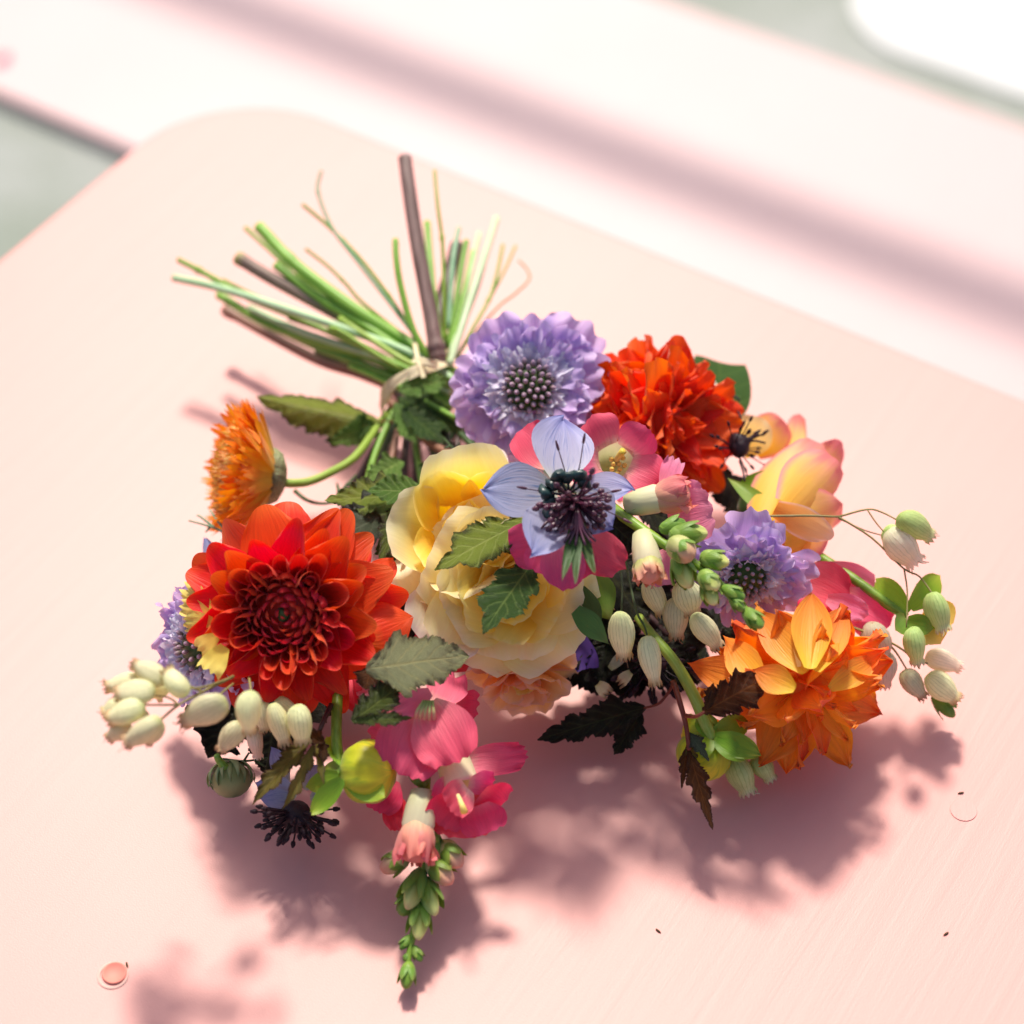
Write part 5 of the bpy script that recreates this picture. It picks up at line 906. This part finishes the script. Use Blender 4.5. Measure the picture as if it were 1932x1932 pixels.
# 12 the cut stems, fanned out beyond the tie
CUT = [
 ('stem_green', 11.5, .0, 'thick green cut stem with a joint, upper left of the fan', [(488, 427, .060), (562, 503, .056), (680, 590, .051), (783, 655, .046), (856, 706, .046)], ((.20, .22, .012),)),
 ('stem_woody', 12.5, .0, 'thick brown cut stem with a yellow green end at the left of the fan', [(448, 486, .052), (500, 518, .050), (562, 552, .048), (675, 614, .044), (770, 672, .041), (850, 740, .042)], ((.02, .12, .03),)),
 ('stem_brown', 13.5, .0, 'tall thick brown cut stem standing up at the top of the fan', [(764, 298, .085), (772, 360, .081), (789, 470, .072), (812, 590, .062), (820, 640, .058), (830, 690, .052)], ((.86, .28, .035), (.93, .2, .02))),
 ('stem_mint', 7.5, .0, 'long pale mint cut stem, farthest left of the fan', [(327, 524, .046), (400, 540, .048), (482, 564, .050), (643, 618, .050), (783, 670, .049), (860, 720, .048)], ()),
 ('stem_olive', 5.5, .0, 'knobbly olive stem end just above the mint stem', [(336, 490, .050), (394, 520, .049), (462, 560, .047), (560, 600, .045), (700, 662, .043)], ((.17, .5, .02), (.3, .3, .015))),
 ('stem_green', 8.5, .0, 'mid green stem running under the mint stem', [(412, 556, .036), (502, 610, .036), (602, 646, .037), (690, 672, .038), (772, 708, .040), (850, 760, .040)], ((.55, .15, .02),)),
 ('stem_russet', 10.5, .0, 'lowest russet stem of the bundle along the table', [(424, 584, .022), (502, 628, .022), (602, 680, .023), (683, 706, .024), (745, 738, .026), (786, 810, .032), (862, 868, .040)], ((.02, .3, .02),)),
 ('stem_olive', 4.6, .0, 'thin yellow green stem beside the thick green one', [(463, 430, .052), (520, 482, .050), (576, 540, .047), (683, 616, .045), (770, 672, .045)], ()),
 ('stem_teal', 3.6, .0, 'thin kinked blue green stem near the top of the fan', [(606, 322, .074), (600, 362, .071), (627, 430, .066), (675, 494, .061), (743, 582, .054), (806, 664, .048)], ((.2, .3, .01),)),
 ('stem_olive', 3.6, .0, 'thin yellow green stem crossing the kinked one', [(571, 386, .070), (623, 430, .066), (683, 492, .061), (743, 572, .055), (792, 650, .049)], ((.35, .3, .012), (.7, .5, .01))),
 ('stem_olive', 3.2, .0, 'short thin stem between the thick green and the kinked stems', [(577, 470, .060), (616, 500, .058), (651, 534, .056), (683, 570, .053), (760, 632, .048)], ((.45, .4, .012),)),
 ('stem_green', 6.2, .0, 'flat curved green stem left of the tall brown one', [(746, 452, .074), (748, 490, .071), (756, 540, .066), (779, 622, .057), (812, 680, .050)], ()),
 ('stem_olive', 3.4, .0, 'thin straight yellow stem right of the tall brown one', [(820, 322, .082), (826, 390, .078), (835, 462, .071), (838, 560, .062), (840, 640, .053)], ((.46, .5, .01),)),
 ('stem_plum', 13, .0, 'short dark plum stem behind the tall brown one', [(862, 462, .052), (850, 510, .051), (834, 570, .050), (822, 640, .048)], ()),
 ('stem_teal', 4.8, .0, 'blue green stem standing right of the dark plum stem', [(866, 430, .064), (856, 480, .062), (851, 540, .058), (846, 620, .052)], ()),
 ('stem_green', 6.0, .0, 'bright green stem right of the blue green one', [(880, 455, .060), (868, 520, .058), (858, 590, .054), (845, 655, .049)], ()),
 ('stem_pale', 6.6, .0, 'very pale mint stem leaning right', [(937, 411, .062), (918, 474, .060), (891, 556, .057), (864, 640, .053), (848, 690, .050)], ()),
 ('stem_olive', 3.4, .0, 'thin yellow green forked stem at the right of the fan', [(949, 462, .052), (937, 520, .052), (922, 566, .051), (890, 624, .050), (862, 676, .048)], ((.5, .5, .015),)),
 ('stem_olive', 2.8, .0, 'thinnest branch joining the forked stem', [(973, 464, .050), (952, 510, .050), (931, 550, .050), (920, 572, .050)], ()),
 ('stem_fine', 2.2, .0, 'hair thin hooked brown stem, farthest right of the fan', [(979, 492, .044), (994, 508, .044), (998, 528, .044), (970, 556, .045), (939, 580, .046), (878, 650, .047)], ()),
 ('stem_teal', 3.2, .0, 'dark thin stem beside the pale mint one', [(914, 500, .054), (900, 548, .053), (876, 612, .051), (856, 668, .049)], ()),
 ('stem_green', 6.4, .0, 'green stem in the middle of the bundle above the tie', [(620, 622, .047), (690, 656, .046), (763, 694, .045), (850, 732, .045)], ()),
 ('stem_dark', 6.2, .0, 'dark green stem at the underside of the bundle', [(596, 664, .030), (650, 684, .031), (723, 704, .034), (800, 750, .036), (866, 810, .040)], ()),
 ('stem_olive', 4.4, .0, 'yellowish stem branching at a joint left of the tie', [(622, 618, .051), (648, 628, .051), (700, 662, .049), (764, 698, .047), (830, 720, .046)], ((.12, .5, .02),)),
 ('stem_green', 4.6, .0, 'light green stem close to the right side of the fan', [(892, 474, .056), (878, 540, .055), (864, 600, .053), (850, 660, .050)], ()),
 ('stem_green', 3.4, .0, 'slim green stem under the thick green one', [(560, 518, .044), (640, 580, .044), (720, 636, .043), (800, 690, .043)], ()),
 ('stem_olive', 3.6, .0, 'slim olive stem between the mint and brown stems', [(420, 528, .044), (500, 566, .044), (620, 610, .045), (740, 660, .045), (840, 706, .046)], ()),
 ('stem_dark', 5.0, .0, 'dark green stem crossing below the woody brown stem', [(545, 600, .038), (640, 634, .039), (740, 684, .041), (840, 742, .042)], ()),
 ('stem_green', 8.5, .0, 'green stem between the woody brown and thick green ones', [(520, 500, .054), (600, 560, .050), (700, 622, .048), (800, 690, .047), (852, 724, .046)], ((.3, .2, .02),)),
 ('stem_mint', 6.5, .0, 'mint stem just above the mid green one', [(470, 580, .040), (560, 622, .040), (660, 656, .041), (760, 690, .043), (850, 742, .044)], ()),
 ('stem_green', 7.5, .0, 'bright green stem along the top side of the russet one', [(520, 618, .032), (600, 656, .034), (690, 690, .036), (770, 724, .039), (850, 770, .040)], ((.4, .2, .02),)),
 ('stem_lime', 5.5, .0, 'lime stem close over the tie', [(640, 600, .052), (700, 640, .0505), (770, 684, .0500), (850, 720, .049)], ()),
 ('stem_green', 7.0, .0, 'green stem leaning left of the dark plum one', [(806, 420, .058), (812, 500, .056), (820, 580, .053), (832, 650, .050), (845, 700, .047)], ()),
 ('stem_pale', 5.5, .0, 'pale stem between the bright green and mint ones at right', [(904, 440, .056), (886, 520, .055), (868, 600, .052), (850, 670, .050)], ()),
 ('stem_lime', 5.0, .0, 'lime green stem just right of the tall brown one', [(846, 500, .050), (842, 560, .050), (838, 620, .049), (840, 690, .047)], ()),
 ('stem_green', 6.0, .0, 'green stem under the bundle next to the raffia', [(660, 690, .034), (720, 716, .036), (790, 752, .038), (850, 790, .040)], ()),
]
for mat, r, _, lab, pts, kn in CUT:
    s = thing('cut_stem', lab, 'stem', frame(P(*pts[0]), D(0, 0, 1)), 'cut stems fanned out beyond the tie')
    kn2 = tuple((a, b, max(c, .012)) for a, b, c in kn)
    wpart(s, 'stem', tube([P(*q) for q in pts], px(r) * 1.08, px(r) * 1.16, 12 if r > 6 else 8, 6, knobs=kn2), mat)
    if r > 6:
        a, b = P(*pts[0]), P(*pts[1]); d = (a - b).normalized()
        part(s, 'cut_end', mk('cut_end', *lathe([(px(r) * 1.0, 0), (px(r) * .9, px(.9)), (px(r) * .3, px(.5)), (.00001, px(.3))], 12), 'leaf_gold' if 'brown' in mat or 'wood' in mat else 'thread_pale'), frame(a, d))
LOW = [
 ('stem_green', 7, 'green stem dropping from the tie to the left dahlia', [(745, 772, .034), (726, 812, .034), (706, 862, .034), (686, 925, .036), (650, 980, .036)]),
 ('stem_plum', 9, 'dark plum stem left of the green stems under the tie', [(720, 820, .026), (700, 862, .026), (672, 912, .027), (650, 960, .028)]),
 ('stem_russet', 7, 'russet stem dropping from the tie towards the rose', [(760, 770, .030), (748, 826, .031), (736, 880, .032), (728, 940, .034)]),
 ('stem_plum', 9, 'dark stem in the shade behind the russet one', [(772, 780, .024), (766, 840, .024), (762, 900, .026), (768, 960, .028)]),
 ('stem_green', 7, 'shaded green stem above the yellow rose', [(772, 770, .030), (780, 816, .030), (788, 862, .031), (798, 915, .034), (820, 960, .036)]),
 ('stem_russet', 9, 'curved russet stem sweeping right under the lavender scabious', [(730, 752, .034), (770, 792, .036), (815, 836, .038), (870, 872, .042)]),
 ('stem_dark', 6, 'dark green stem under the lavender scabious', [(790, 745, .042), (826, 776, .044), (870, 800, .048)]),
 ('stem_green', 6, 'straight green stem entering under the lavender scabious', [(740, 720, .044), (800, 755, .046), (860, 790, .050)]),
 ('stem_dark', 7, 'nearly black stem above the rose', [(800, 800, .024), (816, 850, .026), (836, 900, .030)]),
 ('stem_dark', 7, 'dark stem deep among the stalks left of the rose', [(740, 800, .018), (716, 880, .020), (700, 940, .022)]),
 ('stem_plum', 10, 'broad plum stalk lowest of those under the tie', [(735, 790, .010), (720, 840, .010), (696, 900, .012), (676, 950, .014)]),
 ('stem_dark', 10, 'broad dark green stalk next to the broad plum one', [(752, 786, .012), (742, 850, .012), (730, 900, .014), (716, 960, .016)]),
 ('stem_plum', 11, 'broad dark stalk low under the tie towards the yellow rose', [(785, 790, .012), (786, 850, .012), (790, 910, .014), (800, 970, .016)]),
 ('stem_dark', 10, 'broad dark stalk low under the tie, rightmost towards the rose', [(805, 770, .014), (818, 830, .014), (838, 880, .016), (860, 940, .018)]),
 ('stem_plum', 9, 'dark stalk low under the tie in the very middle', [(768, 770, .010), (766, 840, .010), (762, 920, .012)]),
]
for mat, r, lab, pts in LOW:
    s = thing('flower_stem', lab, 'stem', frame(P(*pts[0]), D(0, 0, 1)), 'stems running from the tie to the flowers')
    wpart(s, 'stem', tube([P(*q) for q in pts], px(r), px(r) * .95, 10, 5), mat)

# hidden stems that carry the heads, in the dark under the flowers
for i, (b, z) in enumerate((((1000, 1000), .03), ((1150, 1000), .035), ((1220, 1100), .028), ((1300, 1120), .03), ((1180, 1250), .022), ((900, 1250), .02), ((640, 1250), .025), ((1320, 1280), .025), ((1400, 1150), .026), ((1260, 1200), .03), ((1180, 1150), .026), ((1230, 1280), .018))):
    s = thing('flower_stem', 'dark stalk deep in the middle of the bouquet, below the flower heads', 'stem', frame(P(850, 800, .03), D(0, 0, 1)), 'stalks hidden among the flower heads')
    wpart(s, 'stem', tube([P(840 + 4 * i, 790 + 5 * (i % 4), .03), P((850 + b[0]) / 2, (800 + b[1]) / 2 - 20, (z + .03) / 2 + .004), P(*b, z)], px(7), px(6), 8), 'stem_plum' if i % 2 else 'stem_dark')
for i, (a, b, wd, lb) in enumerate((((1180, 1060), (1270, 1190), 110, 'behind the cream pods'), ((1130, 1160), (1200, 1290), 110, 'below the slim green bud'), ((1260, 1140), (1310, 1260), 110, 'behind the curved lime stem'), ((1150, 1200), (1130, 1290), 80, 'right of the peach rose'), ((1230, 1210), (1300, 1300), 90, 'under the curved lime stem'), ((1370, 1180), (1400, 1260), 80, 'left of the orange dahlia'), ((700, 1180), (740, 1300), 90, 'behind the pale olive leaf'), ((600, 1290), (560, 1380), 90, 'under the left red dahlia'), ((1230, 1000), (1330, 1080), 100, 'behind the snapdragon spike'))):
    leaf('added dark leaf in deep shade ' + lb, a, b, wd, 'leaf_dark', .036 - .001 * i, .026, (.1, -.2, 1), wav=.05, depth=.3)['group'] = 'dark leaves in the deep shade'
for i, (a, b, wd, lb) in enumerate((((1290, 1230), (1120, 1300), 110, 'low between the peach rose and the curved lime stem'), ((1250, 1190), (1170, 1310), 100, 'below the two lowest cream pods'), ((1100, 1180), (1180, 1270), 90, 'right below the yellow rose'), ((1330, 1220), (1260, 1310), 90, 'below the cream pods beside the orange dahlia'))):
    leaf('added dark leaf in deep shade ' + lb, a, b, wd, 'leaf_dark', .022, .014, (.05, .2, 1), wav=.08, depth=.34)['group'] = 'dark leaves in the deep shade'
for i, (a, b, wd, lb) in enumerate((((545, 1150), (420, 1330), 190, 'under the left side of the big red dahlia'), ((560, 1160), (545, 1370), 190, 'under the middle of the big red dahlia'), ((600, 1160), (700, 1350), 190, 'under the right side of the big red dahlia'), ((520, 1080), (420, 1180), 110, 'behind the upper left of the big red dahlia'), ((440, 1290), (356, 1370), 110, 'below the left lavender scabious'), ((450, 1330), (392, 1430), 100, 'beside the daisy bud at the lower left'), ((520, 1350), (500, 1460), 100, 'below the row of cream pods'), ((930, 1100), (860, 1230), 120, 'under the left of the yellow rose'), ((980, 1100), (1010, 1250), 120, 'under the middle of the yellow rose'), ((760, 1330), (800, 1450), 100, 'under the front snapdragon'), ((1500, 1220), (1440, 1330), 110, 'under the left of the orange dahlia'), ((1530, 1230), (1600, 1330), 110, 'under the right of the orange dahlia'), ((480, 1300), (440, 1400), 80, 'behind the row of cream pods'), ((560, 1320), (540, 1420), 80, 'behind the bronze curled leaf'))):  # low leaves added mostly to cast shade beneath the flower heads
    leaf('added dark leaf in deep shade ' + lb, a, b, wd, 'leaf_dark', .024, .012, (.05, .3, 1), wav=.08, depth=.34)['group'] = 'dark leaves in the deep shade'
for i, (a, b, wd, za, zb, lb) in enumerate((((1200, 955), (1335, 1015), 90, .056, .050, 'behind the salmon snapdragon bud'), ((1360, 880), (1420, 1010), 90, .034, .034, 'between the scarlet dahlia and the rose bud'), ((1080, 1150), (1190, 1290), 150, .034, .026, 'at the lower right of the yellow rose'), ((1120, 1040), (1220, 1180), 150, .044, .036, 'below the love-in-a-mist'), ((1040, 1200), (1150, 1310), 130, .022, .016, 'right of the peach rose, nearest the table'), ((1340, 1060), (1360, 1190), 120, .034, .028, 'under the right lavender scabious'))):  # leaves added to block sun and cover lit gaps between the heads
    leaf('added dark leaf in deep shade ' + lb, a, b, wd, 'leaf_dark', za, zb, (.05, .3, 1), wav=.08, depth=.34)['group'] = 'dark leaves in the deep shade'
n4 = thing('love_in_a_mist', 'withered black love-in-a-mist with cream remains deep in the shade below the pods', 'flower', frame(P(1230, 1240, .026), D(.1, -.6, .7)))
part(n4, 'seed_head', mk('seed_head', *ovoid(px(60), px(64), 18, 12, lump=.14, ribs=.08, ramp_=6, seed=5), 'near_black'), axisM(P(1225, 1225, .028), P(1240, 1280, .022)))
stamens(n4, P(1230, 1245, .028), D(.0, -.5, .8), px(66), 40, 17, spread=(15, 105), mat='near_black', thick=.07)
for a, b, wd in (((1150, 1262), (1176, 1236), 22), ((1190, 1268), (1168, 1288), 20), ((1210, 1240), (1196, 1218), 18), ((1128, 1290), (1150, 1310), 26)):
    petal_at(n4, P(*a, .030), P(*b, .032), D(0, 0, 1), px(wd), 'campion', w=W_fan(.5), ruf=.12, teeth=.12, curl=(60, 20), seed=wd)
vp_ = thing('violet_petal', 'deep violet petal in the shade at the lower right of the yellow rose', 'petal', frame(P(1100, 1220, .03), D(0, 0, 1)))
petal_at(vp_, P(1092, 1200, .036), P(1108, 1262, .030), D(.1, 0, 1), px(46), plain('violet', (.10, .045, .26), var=.2, transl=.2), w=W_fan(.5), ruf=.05)
# the raffia tie
ra = thing('raffia_tie', 'pale raffia strip tied round the stem bundle', 'tie', frame(P(760, 720, .05), D(0, 0, 1)))
def strip(pts, wd, nrm, name='band'):
    pts = smooth_pts([P(*q) for q in pts], 8); v, u = [], []; m = len(pts)
    for i, p in enumerate(pts):
        tg = (pts[min(i + 1, m - 1)] - pts[max(i - 1, 0)]).normalized(); s_ = tg.cross(nrm).normalized(); q = tg.cross(s_)
        for j in range(5):
            e = (j - 2) / 2; v.append(tuple(p + s_ * e * px(wd) * .5 + q * px(2.2) * math.sin(e * 5 + i * .3))); u.append((j / 4, i / (m - 1)))
    wpart(ra, name, (np.array(v), grid_faces(4, m - 1), np.array(u)), 'raffia')
strip([(718, 772, .030), (722, 752, .040), (740, 724, .050), (775, 704, .0585), (815, 690, .0585), (840, 684, .054)], 25, D(-.2, .3, 1))
strip([(782, 642, .053), (788, 676, .0605), (800, 712, .0600)], 9, D(0, 0, 1), 'loose_end')
strip([(780, 676, .0595), (805, 684, .062), (826, 690, .0595)], 16, D(0, .2, 1), 'knot')
strip([(722, 780, .028), (724, 762, .036), (745, 730, .047)], 10, D(-.4, .2, 1))

# 13 small marks on the table
plug = link('screw_plug', mk('screw_plug', *lathe([(.0050, .0), (.0048, .0005), (.0043, .0006), (.0040, .0003), (.00001, .0003)], 24), plain('plug_coral', (.80, .24, .18), rough=.6)), tab, W2(tab).inverted() @ frame(P(216, 1836, .0003), Vector((0, 0, 1))))
link('paint_ring', mk('paint_ring', *lathe([(.0050, .0), (.0056, .0004), (.0062, .0)], 28), plain('chip_white', (.74, .44, .37), rough=.6)), tab, W2(tab).inverted() @ frame(P(213, 1840, .0002), Vector((0, 0, 1))))
link('screw_plug', mk('screw_plug', *lathe([(.0056, .0), (.0055, .00012), (.00001, .00012)], 28), 'table_paint', False), tab, W2(tab).inverted() @ frame(P(1818, 1528, .0002), Vector((0, 0, 1))))
for (x, y, a, lb) in ((1780, 1765, .6, 'tiny brown seed speck on the table at the lower right'), (1247, 1760, 2.4, 'tiny brown speck on the table at the tip of a shadow'), (1807, 1497, .2, 'tiny speck on the table above the faint round plug'), (241, 1826, 1.9, 'tiny dark speck at the rim of the coral screw plug')):
    o = link('debris_speck', mk('debris_speck', *ovoid(px(12), px(3.4), 8, 6, lump=.15), plain('speck', (.10, .06, .03), rough=.95, spec=.0)), None, (Matrix.Translation(P(x, y, .0003)) @ Matrix.Rotation(a, 4, 'Z') @ ry(88))); tag(o, lb, 'speck')
o = link('loose_petal', mk('loose_petal', *sheet(.022, .018, W_round(), bend=(30, 30), curl=(60, 40)), 'snap_pink'), None, Matrix.Translation(P(-14, 128, -.495)) @ rz(-60)); tag(o, 'small red petal on the far bench at the left edge', 'petal')
